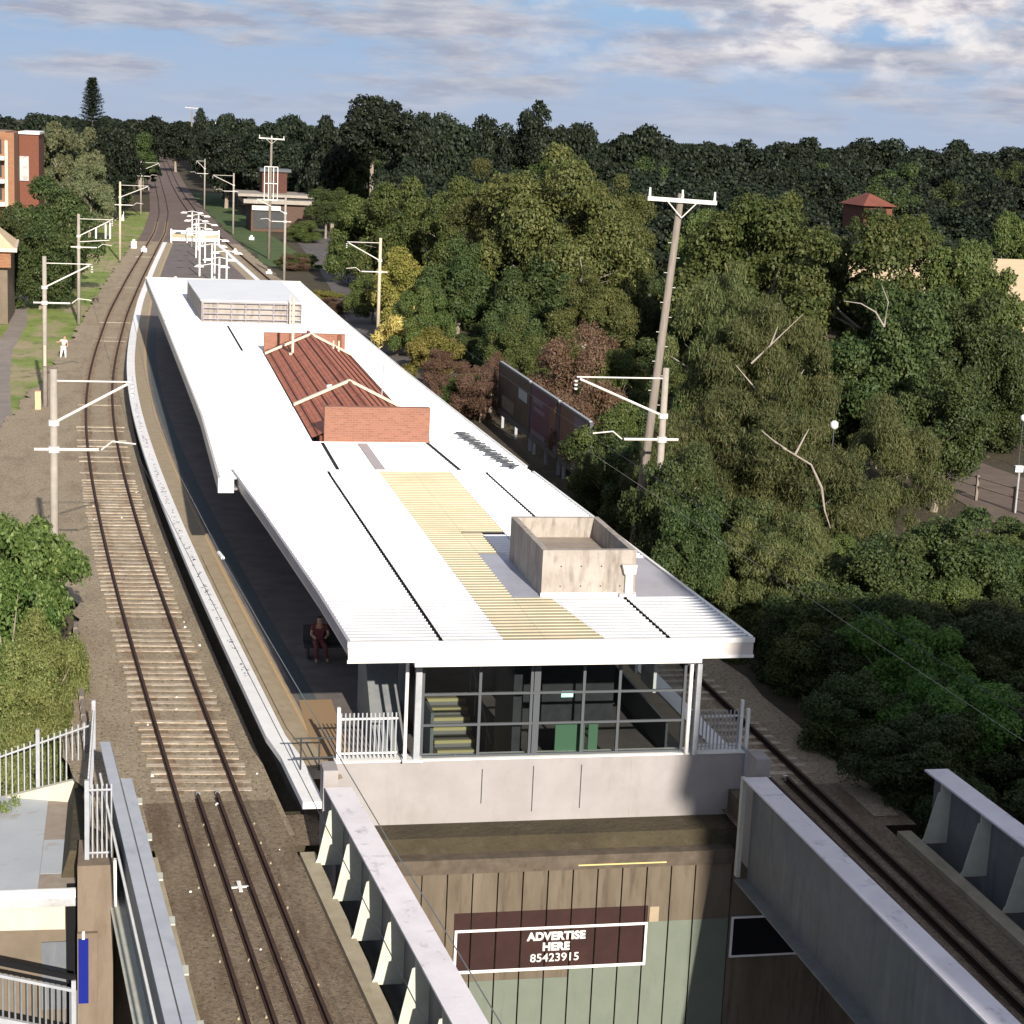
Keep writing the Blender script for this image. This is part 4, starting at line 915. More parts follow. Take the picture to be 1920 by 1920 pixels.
xm.hexa([(x-.03, y-.28, -.129), (x+.05, y-.28, -.129), (x+.03, y+.30, -.129), (x-.06, y+.30, -.129), (x-.03, y-.28, -.11), (x+.05, y-.28, -.11), (x+.03, y+.30, -.11), (x-.06, y+.30, -.11)])
xm.build('cross_mark', m_white, label='small white cross lying between the rails of the left track', category='marker')

# ---------------------------------------------------------------- people
def person(x, y, z, lab, joints, rad, top_m, leg_m, face, hair_m=m_hair):
    t = thing('person', lab, 'person', (x, y, z))
    def skin(name, verts, edges, radii, m, root=0, parent=t):
        me = bpy.data.meshes.new(name); me.from_pydata(verts, edges, []); o = bpy.data.objects.new(name, me); COL.objects.link(o); o.parent = parent
        md = o.modifiers.new('skin', 'SKIN')
        for i, r0 in enumerate(radii): me.skin_vertices[0].data[i].radius = (r0, r0)
        me.skin_vertices[0].data[root].use_root = True
        sb_ = o.modifiers.new('sub', 'SUBSURF'); sb_.levels = sb_.render_levels = 1
        me.materials.append(m); return o
    J = joints
    body_v = [J[k] for k in ('pelvis', 'waist', 'chest', 'neck', 'head', 'headtop', 'ls', 'le', 'lh', 'rs', 're', 'rh', 'lhip', 'lk', 'la', 'lt', 'rhip', 'rk', 'ra', 'rt')]
    ed = [(0, 1), (1, 2), (2, 3), (3, 4), (4, 5), (2, 6), (6, 7), (7, 8), (2, 9), (9, 10), (10, 11), (0, 12), (12, 13), (13, 14), (14, 15), (0, 16), (16, 17), (17, 18), (18, 19)]
    me = skin('body', body_v, ed, [.13, .125, .14, .055, .095, .085, .06, .045, .035, .06, .045, .035, .085, .06, .04, .035, .085, .06, .04, .035], m_skin)
    skin('shirt', [J['pelvis'], J['waist'], J['chest'], J['ls'], Vector(J['ls']).lerp(Vector(J['le']), .6), J['rs'], Vector(J['rs']).lerp(Vector(J['re']), .6)], [(0, 1), (1, 2), (2, 3), (3, 4), (2, 5), (5, 6)], [.15, .145, .16, .08, .065, .08, .065], top_m)
    skin('trousers', [J['pelvis'], J['lhip'], J['lk'], J['la'], J['rhip'], J['rk'], J['ra']], [(0, 1), (1, 2), (2, 3), (0, 4), (4, 5), (5, 6)], [.145, .105, .08, .06, .105, .08, .06], leg_m)
    ht = Vector(J['headtop']); skin('hair', [tuple(ht+Vector((0, .02, -.06))), tuple(ht+Vector((0, .03, .02)))], [(0, 1)], [.105, .09], hair_m)
    return t
walk = dict(pelvis=(0, 0, .86), waist=(.02, 0, 1.0), chest=(.05, 0, 1.24), neck=(.08, 0, 1.4), head=(.11, 0, 1.5), headtop=(.12, 0, 1.6), ls=(-.12, 0, 1.32), le=(-.32, 0, 1.16), lh=(-.5, -.03, 1.2), rs=(.22, 0, 1.30), re=(.30, .02, 1.04), rh=(.24, -.1, .84),
            lhip=(-.09, 0, .80), lk=(-.13, -.05, .44), la=(-.2, .06, .08), lt=(-.2, -.1, .04), rhip=(.09, 0, .80), rk=(.14, -.12, .46), ra=(.14, 0, .08), rt=(.14, -.15, .04))
person(-4.35, 129.9, -.3, 'person in a pale pink shirt and white trousers bending beside the ballast', walk, None, m_pink, m_trou, None)
seat = dict(pelvis=(0, 0, .5), waist=(0, .02, .64), chest=(0, .0, .9), neck=(0, -.02, 1.08), head=(0, -.04, 1.18), headtop=(0, -.04, 1.28), ls=(-.19, 0, 1.0), le=(-.25, -.08, .76), lh=(-.12, -.3, .68), rs=(.19, 0, 1.0), re=(.26, -.08, .76), rh=(.14, -.3, .70),
            lhip=(-.09, -.04, .48), lk=(-.12, -.44, .50), la=(-.12, -.46, .1), lt=(-.12, -.6, .05), rhip=(.09, -.04, .48), rk=(.13, -.44, .50), ra=(.2, -.42, .1), rt=(.2, -.57, .05))
person(5.55, 52.4, 1.02, 'person in dusky red clothes sitting under the shade of the near canopy', seat, None, m_redc, m_redc, None)
bn = thing('platform_bench', 'dark bench under the canopy where the person in red sits', 'bench', (5.9, 52.6, 1.02))
MB().box(5.1, 6.9, 52.25, 52.75, 1.38, 1.44).build('seat', m_dark, bn); MB().box(5.1, 6.9, 52.76, 52.82, 1.44, 1.95).build('backrest', m_dark, bn)
for x in (5.2, 6.75): MB().box(x, x+.06, 52.3, 52.7, 1.02, 1.378).build('leg', m_dark, bn)

# ---------------------------------------------------------------- billboards
def billboard(y0, y1, lab, m1, deco, z0=.78, z1=3.35, x=21.0):
    t = thing('billboard', lab, 'billboard', (x, (y0+y1)/2, -.3), 'posters facing the platform from the trees')
    MB().box(x, x+.12, y0, y1, z0, z1).build('panel', m1, t)
    f = MB(); f.box(x-.03, x+.14, y0-.08, y0, z0-.1, z1+.08); f.box(x-.03, x+.14, y1, y1+.08, z0-.1, z1+.08); f.box(x-.03, x+.14, y0, y1, z1+.002, z1+.09); f.box(x-.03, x+.14, y0, y1, z0-.28, z0-.002)
    f.build('frame', m_frame, t)
    MB().box(x-.02, x+.13, y0+.1, y1-.1, z1+.095, z1+.15).build('top_cap', m_steelw, t)
    for (a, b, c, d, mm) in deco: MB().box(x-.012, x-.002, a, b, c, d).build('poster_patch', mm, t)
    for y in (y0+.4, (y0+y1)/2, y1-.4): MB().box(x+.15, x+.3, y-.08, y+.08, -.35, z0+.5).build('post', m_steelw, t)
billboard(95.2, 103.6, 'dark poster with a pale patch, farthest of the three billboards', m_post1, [(95.8, 98.0, 2.2, 2.75, m_postw), (99.2, 102.5, 1.0, 1.7, m_tanw)])
billboard(88.3, 94.9, 'magenta and maroon poster in the middle of the three billboards', m_post2, [(91.8, 94.3, 2.55, 2.85, m_post4), (91.4, 94.0, 2.15, 2.35, m_post4), (88.5, 94.5, .82, 1.1, m_post4), (88.8, 90.2, 1.2, 3.0, m_post3)])
billboard(81.9, 88.0, 'rust and lavender poster, nearest of the three billboards', m_post3, [(82.0, 85.0, .8, 3.3, m_post4)])

# ---------------------------------------------------------------- buildings beyond
sbx = thing('signal_box', 'brown brick signal building with tower and pale roof edge right of the distant line', 'building', (22, 286, -.3))
MB().box(18.2, 27.4, 284, 296, -.3, 3.9).build('wall', brickmat('smoky_brick', (.10, .052, .035), (.075, .04, .028), (.10, .075, .06), 1.5), sbx)
MB().box(17.0, 27.9, 283.2, 297, 3.9, 4.5).build('fascia', m_pole, sbx)
MB().box(16.2, 27.6, 283.6, 297, 4.9, 5.3).build('roof', m_pole, sbx)
MB().box(17.6, 27.2, 284.1, 296, 4.5, 4.9).build('clerestory', m_dark, sbx)
MB().box(20.2, 24.0, 290, 295, 5.3, 8.5).build('tower', mat('dark_tower_brick', (.10, .042, .03), (.075, .032, .024), 2, .9), sbx)
MB().box(19.8, 24.6, 289.6, 295.4, 8.5, 8.95).build('tower_roof', m_frame, sbx)
MB().box(18.6, 23.6, 283.9, 283.99, .2, 3.2).build('window', m_dark, sbx)
MB().box(18.3, 22.6, 283.5, 283.88, 2.9, 3.6).build('awning', m_fascia, sbx)
ap = thing('apartment_block', 'brick apartment block with cream corner pillar and white balconies at the left edge', 'building', (-20, 235, -.3))
MB().box(-40, -14.3, 231, 250, -.3, 13.6).build('wall', m_brickf, ap)
MB().box(-14.299, -13.3, 230.2, 250, -.3, 13.5).build('side_wall', m_brickf, ap)
MB().box(-14.35, -14.0, 229.7, 230.19, 2.5, 12.6).build('corner_pillar', m_wallc, ap)
for z in (4.9, 7.6, 10.3): MB().box(-40, -14.4, 229.4, 230.99, z, z+.45).build('balcony', m_white, ap)
for z in (5.6, 8.3, 11.0):
    for x in (-17.4, -21): MB().box(x, x+2.6, 230.9, 230.98, z, z+1.7).build('window', m_glassw, ap)
MB().box(-13.25, -10.9, 240, 255, -.3, 13.3).build('rear_wing', m_brickd, ap)
MB().box(-13.2, -12.1, 239.8, 239.98, 7.6, 10.6).build('window', m_slab, ap)
MB().box(-13.3, -10.8, 239.7, 255.2, 13.3, 13.6).build('roof_edge', m_white, ap)
hs = thing('low_house', 'low tan house with a cream verge at the left edge below the apartment block', 'building', (-12, 152, -.3))
MB().box(-20, -9.3, 150.6, 160, -.3, 5.0).build('wall', m_tanw, hs)
MB().prism([(-20, 149.6), (-8.5, 149.6), (-8.9, 160), (-20, 160)], 5.45, 5.75).build('eave', m_cream, hs)
MB().hexa([(-20, 149.8, 5.751), (-8.7, 149.8, 5.751), (-9.1, 160, 5.751), (-20, 160, 5.751), (-20, 153, 7.6), (-10.6, 153, 7.3), (-10.9, 158, 7.3), (-20, 158, 7.6)]).build('roof', m_tanr, hs)
MB().box(-20, -9.0, 150.0, 150.59, 4.2, 5.45).build('gable_band', m_brickf, hs)
MB().prism([(-20, 141), (-9.4, 141), (-9.9, 150), (-20, 150)], -.3, 1.9).build('garden_wall', m_wallc, label='cream garden wall in front of the low tan house', category='wall')
rb = thing('tan_building', 'building with tan sloping roof glimpsed through the trees at the right edge', 'building', (60, 116, -.3))
MB().box(54.5, 80, 114, 130, -.3, 3.2).build('wall', m_black, rb)
MB().hexa([(52.5, 112.5, 4.3), (82, 112.5, 4.3), (82, 131, 8.4), (49, 131, 8.4), (52.5, 112.5, 4.5), (82, 112.5, 4.5), (82, 131, 8.6), (49, 131, 8.6)]).build('roof', m_tanr, rb)
MB().box(53.5, 82, 111.6, 112.4, 3.1, 4.25).build('fascia', m_under, rb)
MB().box(53.2, 82, 111.2, 111.59, 3.0, 3.12).build('gutter', m_white, rb)
for x in (56.5, 61.0, 65.5): MB().box(x, x+.3, 111.8, 112.1, -.3, 3.0).build('post', m_white, rb)
rh = thing('red_roofed_house', 'house with red tiled hip roof deep in the dark trees', 'building', (80, 192, 6))
MB().box(78.0, 81.2, 190, 196, -.3, 10.2).build('wall', m_brickd, rh)
h_ = MB(); q = [(77.6, 189.4, 10.2), (81.6, 189.4, 10.2), (81.6, 196.6, 10.2), (77.6, 196.6, 10.2)]; a1, a2 = (79.3, 192.0, 11.5), (79.7, 194.0, 11.5)
h_.quad(q[0], q[1], a1); h_.quad(q[1], q[2], a2, a1); h_.quad(q[2], q[3], a2); h_.quad(q[3], q[0], a1, a2); h_.quad(*q[::-1]); h_.build('roof', m_redr, rh)
MB().box(78.6, 80.4, 189.9, 189.99, 9.2, 9.9).build('window', m_glassw, rh)
# post light and rails by the right hand footpath
pp = thing('path_light', 'white post light beside the reddish path at the right edge', 'post light', (41.6, 79.6, -.3))
MB().tube([(41.6, 79.6, -.3), (41.6, 79.6, 1.9)], .05, 8).build('pole', m_steelw, pp); MB().box(41.35, 41.75, 79.5, 79.7, 1.7, 2.0).build('lamp_head', m_white, pp)
rf = thing('path_rail', 'dark rail fence along the reddish footpath', 'fence', (41, 86, -.3))
for z in (.4, .85): MB().tube([(39.2, 91, z), (42.2, 77, z)], .04, 6).build('rail', m_wood, rf)
for k in range(6): c = Vector((39.2, 91, 0)).lerp(Vector((42.2, 77, 0)), k/5); MB().box(c.x-.06, c.x+.06, c.y-.06, c.y+.06, -.3, .95).build('post', m_wood, rf)
# white ball lamps in the trees
for x, y, z, w_ in ((28.2, 70, 5.2, 'in the wattle right of the concrete mast'), (48, 92, 2.2, 'beside the dark house front')):
    k = thing('globe_lamp', 'small white globe lamp '+w_, 'lamp', (x, y, -.3)); MB().tube([(x, y, -.3), (x, y, z)], .022, 6).build('pole', m_frame, k)
    MB().tube([(x, y, z), (x, y, z+.12), (x, y, z+.28), (x, y, z+.36)], [.08, .17, .16, .06], 10).build('globe', m_white, k, smooth=True)

# the block of flats the photograph is taken from: its right part shades the right hand track
fb2 = thing('apartment_tower', 'block of flats behind the camera whose shadow falls on the right track', 'building', (40, -14, -6.3))
MB().box(18.6, 70, -24, -8.6, -6.3, 27).build('wall', m_brickf, fb2)
w_ = MB()
for z in np.arange(-4, 25, 3.1):
    for x in np.arange(20, 68, 3.6): w_.box(x, x+1.8, -8.58, -8.52, z, z+1.5)
w_.build('windows', m_glassw, fb2); MB().box(18.3, 70.3, -24.3, -8.3, 27, 27.4).build('roof_slab', m_slab, fb2)

# ---------------------------------------------------------------- trees
LM = {
 'gum': leafmat('gum_leaves', (.056, .072, .020), (.094, .100, .029), (.18, .17, .057)),
 'round': leafmat('broad_leaves', (.046, .076, .019), (.082, .106, .028), (.15, .155, .048)),
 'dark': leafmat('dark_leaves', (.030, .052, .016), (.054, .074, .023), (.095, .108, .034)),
 'casu': leafmat('wattle_leaves', (.054, .076, .025), (.092, .104, .035), (.17, .15, .06)),
 'yellow': leafmat('yellow_leaves', (.130, .140, .026), (.22, .20, .050), (.30, .25, .07)),
 'gold': leafmat('gold_leaves', (.34, .28, .07), (.46, .36, .12), (.60, .48, .20)),
 'rust': leafmat('rust_leaves', (.12, .065, .042), (.20, .12, .085), (.13, .125, .045)),
 'olive': leafmat('olive_leaves', (.080, .100, .048), (.115, .125, .060), (.16, .155, .08)),
 'leafy': leafmat('glossy_leaves', (.038, .072, .014), (.075, .115, .026), (.20, .25, .08), trans=.2),
 'bush': leafmat('creeper_leaves', (.090, .130, .032), (.160, .185, .055), (.27, .26, .10)),
 'fresh': leafmat('fresh_green_leaves', (.050, .125, .020), (.095, .19, .034), (.18, .27, .06), trans=.3),
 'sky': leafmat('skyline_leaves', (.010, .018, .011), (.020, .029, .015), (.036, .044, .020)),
}
def crown_mesh(name, seed, nblob, nleaf, leaf, flat_=.8, droop=0.0, blob=(.26, .45), m=None, narrow=1.0, aspect=1.0, bottom=-.25, shell=.28, spread=.82):
    """crown of leaf clumps in a unit space: radius about 1, height -flat..flat, origin at crown centre"""
    rg_ = np.random.default_rng(seed); blobs = []
    tries = 0
    while len(blobs) < nblob and tries < 4000:
        tries += 1
        v = rg_.normal(size=3); v /= np.linalg.norm(v); rr = rg_.uniform(.16, 1)**.5*spread*(1+.18*math.sin(v[0]*3+seed)*math.cos(v[1]*4+seed*2))
        if v[2] < bottom: continue
        c = v*rr; c[2] *= flat_*1.05; s = rg_.uniform(*blob)
        blobs.append((c, s))
    w = np.array([b[1]**2 for b in blobs]); w /= w.sum()
    idx = rg_.choice(len(blobs), nleaf, p=w)
    C0 = np.array([blobs[i][0] for i in idx]); Sz = np.array([blobs[i][1] for i in idx])
    d = rg_.normal(size=(nleaf, 3)); d /= np.linalg.norm(d, axis=1)[:, None]
    low = (d[:, 2] < -.35) & (rg_.random(nleaf) < .7); d[low, 2] *= -1
    r0 = 1-np.abs(rg_.normal(0, shell, nleaf)); r0 = np.clip(r0, .15, 1.12)
    # lumpy surface
    lump = 1+.13*np.sin(d[:, 0]*7+C0[:, 1]*9)*np.sin(d[:, 1]*8+C0[:, 0]*7)+.08*np.sin(d[:, 2]*13+C0[:, 2]*5)
    P = C0+d*(Sz*r0*lump)[:, None]*np.array([1, 1, .78])
    nrm = d*.75+rg_.normal(size=(nleaf, 3))*.55+np.array([0, 0, .25]); nrm /= np.linalg.norm(nrm, axis=1)[:, None]
    a = rg_.normal(size=(nleaf, 3)); 
    if droop: a = a*(1-droop)+np.array([0, 0, -1.0])*droop*1.6
    a -= nrm*(a*nrm).sum(1)[:, None]; a /= np.linalg.norm(a, axis=1)[:, None]; b = np.cross(nrm, a)
    sz = leaf*rg_.uniform(.55, 1.35, nleaf)
    la = a*(sz*aspect)[:, None]; lb = b*(sz*narrow)[:, None]
    V = np.empty((nleaf*4, 3)); V[0::4] = P-la; V[1::4] = P+lb*.9-la*.1; V[2::4] = P+la; V[3::4] = P-lb*.9+la*.1
    me = bpy.data.meshes.new(name); me.vertices.add(nleaf*4); me.vertices.foreach_set('co', V.ravel().astype(np.float32))
    me.loops.add(nleaf*4); me.loops.foreach_set('vertex_index', np.arange(nleaf*4, dtype=np.int32))
    me.polygons.add(nleaf); me.polygons.foreach_set('loop_start', np.arange(0, nleaf*4, 4, dtype=np.int32)); me.polygons.foreach_set('loop_total', np.full(nleaf, 4, dtype=np.int32))
    me.update(calc_edges=True); me.validate()
    if m: me.materials.append(m)
    return me, blobs
def trunk_mesh(name, seed, blobs, m, base=-2.4, thick=.07):
    rg_ = random.Random(seed); t = MB()
    lean = Vector((rg_.uniform(-.12, .12), rg_.uniform(-.12, .12), 0))
    fork = Vector((0, 0, -.55))+lean
    thick = .045
    t.tube([(0, 0, base), tuple(Vector((0, 0, base)).lerp(fork, .5)+lean*.4), tuple(fork)], [thick*1.25, thick, thick*.8], 7)
    for c, s in blobs[:9]:
        e = Vector(c)*.97; mid = fork.lerp(e, .5)+Vector((rg_.uniform(-.08, .08), rg_.uniform(-.08, .08), rg_.uniform(-.1, .02)))
        t.tube([tuple(fork), tuple(mid), tuple(e)], [thick*.6, thick*.4, thick*.14], 5)
    me = bpy.data.meshes.new(name); me.from_pydata(t.v, [], t.f); me.update(); me.materials.append(m); return me
PR = {}
def proto(kind, n, **k):
    PR[kind] = []
    for i in range(n):
        me, bl = crown_mesh('crown_'+kind, 100+17*i+ len(kind)*31, m=LM[kind], **k)
        PR[kind].append((me, trunk_mesh('trunk_'+kind, 5+i, bl, m_barkw if kind in ('casu', 'gum') else m_bark)))
proto('gum', 2, nblob=60, nleaf=85000, leaf=.017, flat_=.95, blob=(.10, .27), droop=.3, narrow=.55, bottom=-.7)
proto('round', 4, nblob=54, nleaf=64000, leaf=.019, flat_=.8, blob=(.10, .30), narrow=.7, bottom=-.9)
proto('dark', 4, nblob=50, nleaf=50000, leaf=.022, flat_=.85, blob=(.12, .32), narrow=.7, bottom=-.95)
proto('casu', 3, nblob=56, nleaf=84000, leaf=.021, flat_=.9, blob=(.10, .28), droop=.55, narrow=.27, aspect=1.2, shell=.42, bottom=-.9)
proto('yellow', 1, nblob=30, nleaf=30000, leaf=.028, blob=(.14, .34), narrow=.6, bottom=-.9)
proto('gold', 1, nblob=18, nleaf=3600, leaf=.075, blob=(.2, .4), narrow=.28, aspect=1.7, shell=.45, bottom=-.9)
proto('rust', 2, nblob=40, nleaf=36000, leaf=.022, blob=(.12, .32), narrow=.5, shell=.45, bottom=-.9)
proto('olive', 1, nblob=40, nleaf=34000, leaf=.027, blob=(.12, .30), flat_=1.1, bottom=-.9)
proto('leafy', 2, nblob=40, nleaf=20000, leaf=.036, blob=(.16, .36), narrow=.6, shell=.3, bottom=-.95)
proto('bush', 2, nblob=40, nleaf=46000, leaf=.024, blob=(.15, .36), narrow=.45, shell=.35, flat_=.75, bottom=-.95)
proto('fresh', 1, nblob=40, nleaf=30000, leaf=.026, blob=(.14, .34), narrow=.6, bottom=-.9)
proto('sky', 6, spread=.70, nblob=40, nleaf=16000, leaf=.034, blob=(.16, .32), flat_=.8, narrow=.8, bottom=-.9)
cnt = {}
def tree(kind, x, y, top, w, label, rz=None, cat=None, group=None, z0=-.34, name=None, hz=None, shrub=None):
    i = cnt.get(kind, 0); cnt[kind] = i+1
    cm, tm = PR[kind][i % len(PR[kind])]
    r = w/2*1.06; hgt = top-z0
    r *= 1.10
    hz = hz if hz is not None else (hgt*(.42 if kind == 'gum' else .47) if hgt > 2.2*r else hgt/1.75)     # half height of crown in metres
    zc = top-hz*.96
    low = shrub if shrub is not None else hgt < 6.5
    t = thing(name or ('shrub' if low else 'tree'), label, cat or ('shrub' if low else 'tree'), (x, y, z0), group)
    rz = rz if rz is not None else rnd.uniform(0, 6.28)
    c = bpy.data.objects.new('foliage' if low else 'crown', cm); COL.objects.link(c); c.parent = t; c.location = (0, 0, zc-z0); c.scale = (r, r, hz*1.0/.85); c.rotation_euler = (0, 0, rz)
    tr = bpy.data.objects.new('stem' if low else 'trunk', tm); COL.objects.link(tr); tr.parent = t; tr.location = (0, 0, zc-z0); tr.scale = (r, r, (zc-z0)/2.4 if zc-z0 > r*.8 else r*.6); tr.rotation_euler = (0, 0, rz)
    return t
TREES = [
(32.81,140,14.34,13.5,'gum','tall olive gum with a high rounded crown, centre of the lit trees'),
(29.39,150,13.0,8.7,'gum','yellowish gum leaning against the left side of the tallest centre gum'),
(38.8,148,12.58,7.9,'gum','olive gum just right of the tallest centre gum'),
(28.03,188,11.91,10.3,'round','broad green tree behind the yellow shrub, beyond the brick gable'),
(24.8,196,9.47,8.3,'round','rounded green tree beside the curve of the side road'),
(31.23,178,11.68,7.8,'round','green tree filling the gap left of the tallest gum'),
(24.76,140,7.91,6.2,'dark','dark shaded tree under the left edge of the tall gum'),
(29.33,134,7.49,7.5,'dark','dark lower tree in shadow below the tallest gum'),
(30.85,122,6.99,6.2,'gum','olive lower tree in front of the tallest gum, near the pink shrub'),
(41.17,116,13.86,10.5,'round','large domed green tree right of the timber power pole'),
(44.98,108,13.0,10.2,'round','large spreading green tree in the middle of the right hand wood'),
(49.4,105,11.6,7.6,'round','green tree sloping down toward the tan building'),
(40.14,126,11.41,6.0,'round','green tree directly behind the head of the timber power pole'),
(29.58,88,10.66,6.5,'casu','feathery olive she-oak right of the timber power pole'),
(30.9,84,9.23,6.0,'casu','feathery olive she-oak with a long pale bare branch'),
(37.92,86,9.22,7.0,'dark','dark dense tree in the shade left of the tan building'),
(35.83,89,6.81,6.4,'dark','dark tree between the she-oaks and the tan building'),
(37.6,80,6.6,5.4,'dark','dark rounded tree above the fenced path'),
(23.78,72,6.37,6.2,'casu','drooping olive wattle beside the foot of the concrete mast'),
(26.67,70,6.06,6.4,'casu','drooping olive wattle with bare white branches in its crown'),
(31.6,73.5,5.97,5.6,'casu','brownish olive wattle with bright green tips'),
(22.2,82,3.3,4.6,'dark','low dark bush behind the edge of the white roof'),
(20.6,69,4.24,3.8,'casu','drooping olive bush between the roof edge and the wattles'),
(21.5,64.5,4.0,4.6,'dark','shaded olive bush below the pale branches'),
(22.6,59.5,4.2,5.0,'casu','broad shaded wattle above the bridge end'),
(25.2,57.5,3.9,4.6,'dark','shaded bush to the right of the broad wattle'),
(29.42,60,3.89,4.8,'dark','dark bush below the fenced path'),
(21.8,53,3.0,3.9,'dark','dark bush overhanging the ballast by the right track'),
(22.7,49.4,3.2,3.9,'fresh','bright green bush above the far bridge girder'),
(25.4,50,3.0,4.2,'dark','dark bush in the shade at the right edge of the picture'),
(22.6,45.2,2.6,3.7,'fresh','green bush directly behind the far bridge girder'),
(24.4,44.2,2.0,3.4,'dark','dark green bush behind the middle of the far bridge girder'),
(21.6,146,7.45,6.0,'yellow','yellow green shrub beside the concrete mast past the canopy'),
(20.6,158,4.27,4.1,'round','small green shrub just left of the concrete mast past the canopy'),
(21.2,134,5.2,4.4,'round','fresh green shrub behind the yellow leaved clump'),
(19.7,136,3.6,3.6,'gold','clump of golden yellow strap leaves beside the white roof'),
(20.3,124,3.4,4.0,'yellow','yellow green scrub below the golden clump'),
(19.9,116,2.8,3.5,'rust','reddish brown scrub along the roof edge'),
(20.0,107,2.4,3.2,'round','low green scrub between the reddish scrub and the billboards'),
(24.0,114,4.99,4.2,'round','green shrub left of the pink flowered shrub'),
(24.8,101,6.17,5.5,'rust','pink brown dry shrub above the billboards'),
(27.0,99,5.1,3.8,'round','green shrub right of the pink brown shrub'),
(21.6,109,3.45,3.0,'rust','grey brown dry shrub beside the left end of the billboards'),
(19.3,214,1.7,5.0,'round','small green shrub at the bend of the side road'),
(18.6,212,1.5,4.0,'rust','reddish scrub on the bank behind the far end of the platform'),
(18.2,176,.9,4.2,'yellow','dull yellow scrub behind the far corner of the white roof'),
(18.3,166,1.2,3.6,'rust','dull brown scrub right of the far corner of the white roof'),
(75.29,150,11.84,6.4,'round','pale green tree at the right edge above the tan building'),
(49.8,104,9.8,5.0,'round','green tree hiding the left end of the tan building'),
(47.5,97,8.6,6.0,'dark','dark tree between the fenced path and the tan building'),
(77.4,184,10.4,6.5,'dark','dark tree hiding the wall of the red roofed house'),
(80.0,181,10.3,7,'round','green tree right in front of the red roofed house'),
(19.4,62.4,5.8,3.7,'dark','dark bush wrapped round the foot of the mast nearest the canopy'),
(20.4,66.4,5.9,3.4,'casu','olive wattle hiding the foot of the timber power pole'),
(19.0,59.6,4.6,3.0,'dark','dark bush beside the track before the foot of the nearest right mast'),
(19.9,70.2,4.6,3.2,'dark','dark bush just past the foot of the timber power pole'),
(19.9,74.2,3.9,3.0,'dark','dark bush between the timber power pole and the billboards'),
(20.7,77.6,2.6,3.2,'yellow','yellow green scrub hiding the near end of the billboards'),
(20.2,105,3.0,3.4,'rust','dry brown scrub at the far end of the billboards'),
(22.8,89,4.9,4.6,'rust','reddish brown shrub standing behind the middle billboard'),
(23.0,82,4.6,4.6,'round','green shrub standing behind the nearest billboard'),
(50.5,100,5.4,3.8,'dark','dark tree beside the dark house front at right'),
(45.4,101,9.4,6.6,'dark','dark tree above the far end of the reddish footpath'),
(42.2,96.5,6.6,5.4,'dark','dark low branched tree shading the end of the reddish footpath'),
(49.0,97,4.2,5.0,'dark','dark bush behind the white post light on the footpath'),
(53.5,102,3.6,5.0,'dark','dark bush below the tan roof at the right edge'),
(28.3,272,7.5,6.0,'dark','dark tree covering the right end of the signal box'),
(24.3,262,3.0,5.0,'round','low green shrub in front of the signal box'),
(-7.94,265,14.6,8.8,'olive','pale olive tree beside the brick apartment block'),
(-5.04,250,10.2,6.2,'olive','brownish olive tree at the foot of the pale olive tree'),
(-7.0,178,10.0,9.4,'dark','big dark tree between the apartment block and the line'),
(-10.4,166,8.3,6.0,'dark','dark tree over the low house roof'),
(-7.4,163,7.0,7.0,'dark','dark bushy tree beside the lit grass'),
(-1.6,340,5.68,5.5,'olive','olive scrub beside the line past the fourth mast'),
(-3.5,360,8.5,9.0,'dark','dark tree left of the distant line'),
]
for (x, y, top, w, k, lab) in TREES: tree(k, x, y, top, w, lab)
for (x, y, top, w, k, lab) in [
 (-2.95, 57.6, 4.75, 3.1, 'leafy', 'glossy broad leaved green bush beside the ballast'),
 (-3.5, 54.6, 3.6, 3.0, 'leafy', 'dark glossy green bush at the left edge of the picture'),
 (-2.25, 53.2, 2.7, 2.3, 'bush', 'light green scrambling shrub above the stair fence'),
 (-3.4, 51.2, 2.3, 2.8, 'bush', 'yellow green shrub at the left edge behind the stair fence'),
 (-2.15, 50.2, 1.3, 2.3, 'bush', 'pale green creeper mounded against the stair fence'),
 (-2.6, 48.6, .75, 2.0, 'bush', 'pale green creeper low behind the middle of the stair fence'),
 (-3.5, 46.4, 0.35, 2.0, 'bush', 'small pale green creeper spilling over the left end of the stair fence')]:
    tree(k, x, y, top, w, lab, z0=-5.6, hz=2.6, shrub=True)
# low dark undergrowth filling the shade under the right hand trees
ug = 0
for k in range(900):
    if ug >= 150: break
    y = rnd.uniform(43, 235); x = rnd.uniform(20.5, 24+.52*y)
    if x > 24+.42*y+6: continue
    if any(abs(y-b) < 8 and a-3.4 < x < a+4.2 for a, b in RD) or (y > 105 and x < np.interp(y, [b for a, b in RD], [a for a, b in RD])+4.4): continue
    if x > 34.5 and 60 < y < 104: continue
    if 45 < x and 108 < y < 135: continue
    if 15 < x < 29 and 280 < y: continue
    if y > 72 and y < 106 and x < 22.5: continue
    s = rnd.uniform(3.2, 5.6)*(1 if y > 70 else .75); lvl = rnd.uniform(1.2, 3.2) if y < 110 else rnd.uniform(2.5, 6.5)
    tree('dark' if rnd.random() < .7 else 'round', x, y, lvl, s, hz=(lvl+.4)*.62, label='low bush in the undergrowth beneath the right hand trees', group='low bushes in the undergrowth beneath the right hand trees', shrub=True); ug += 1
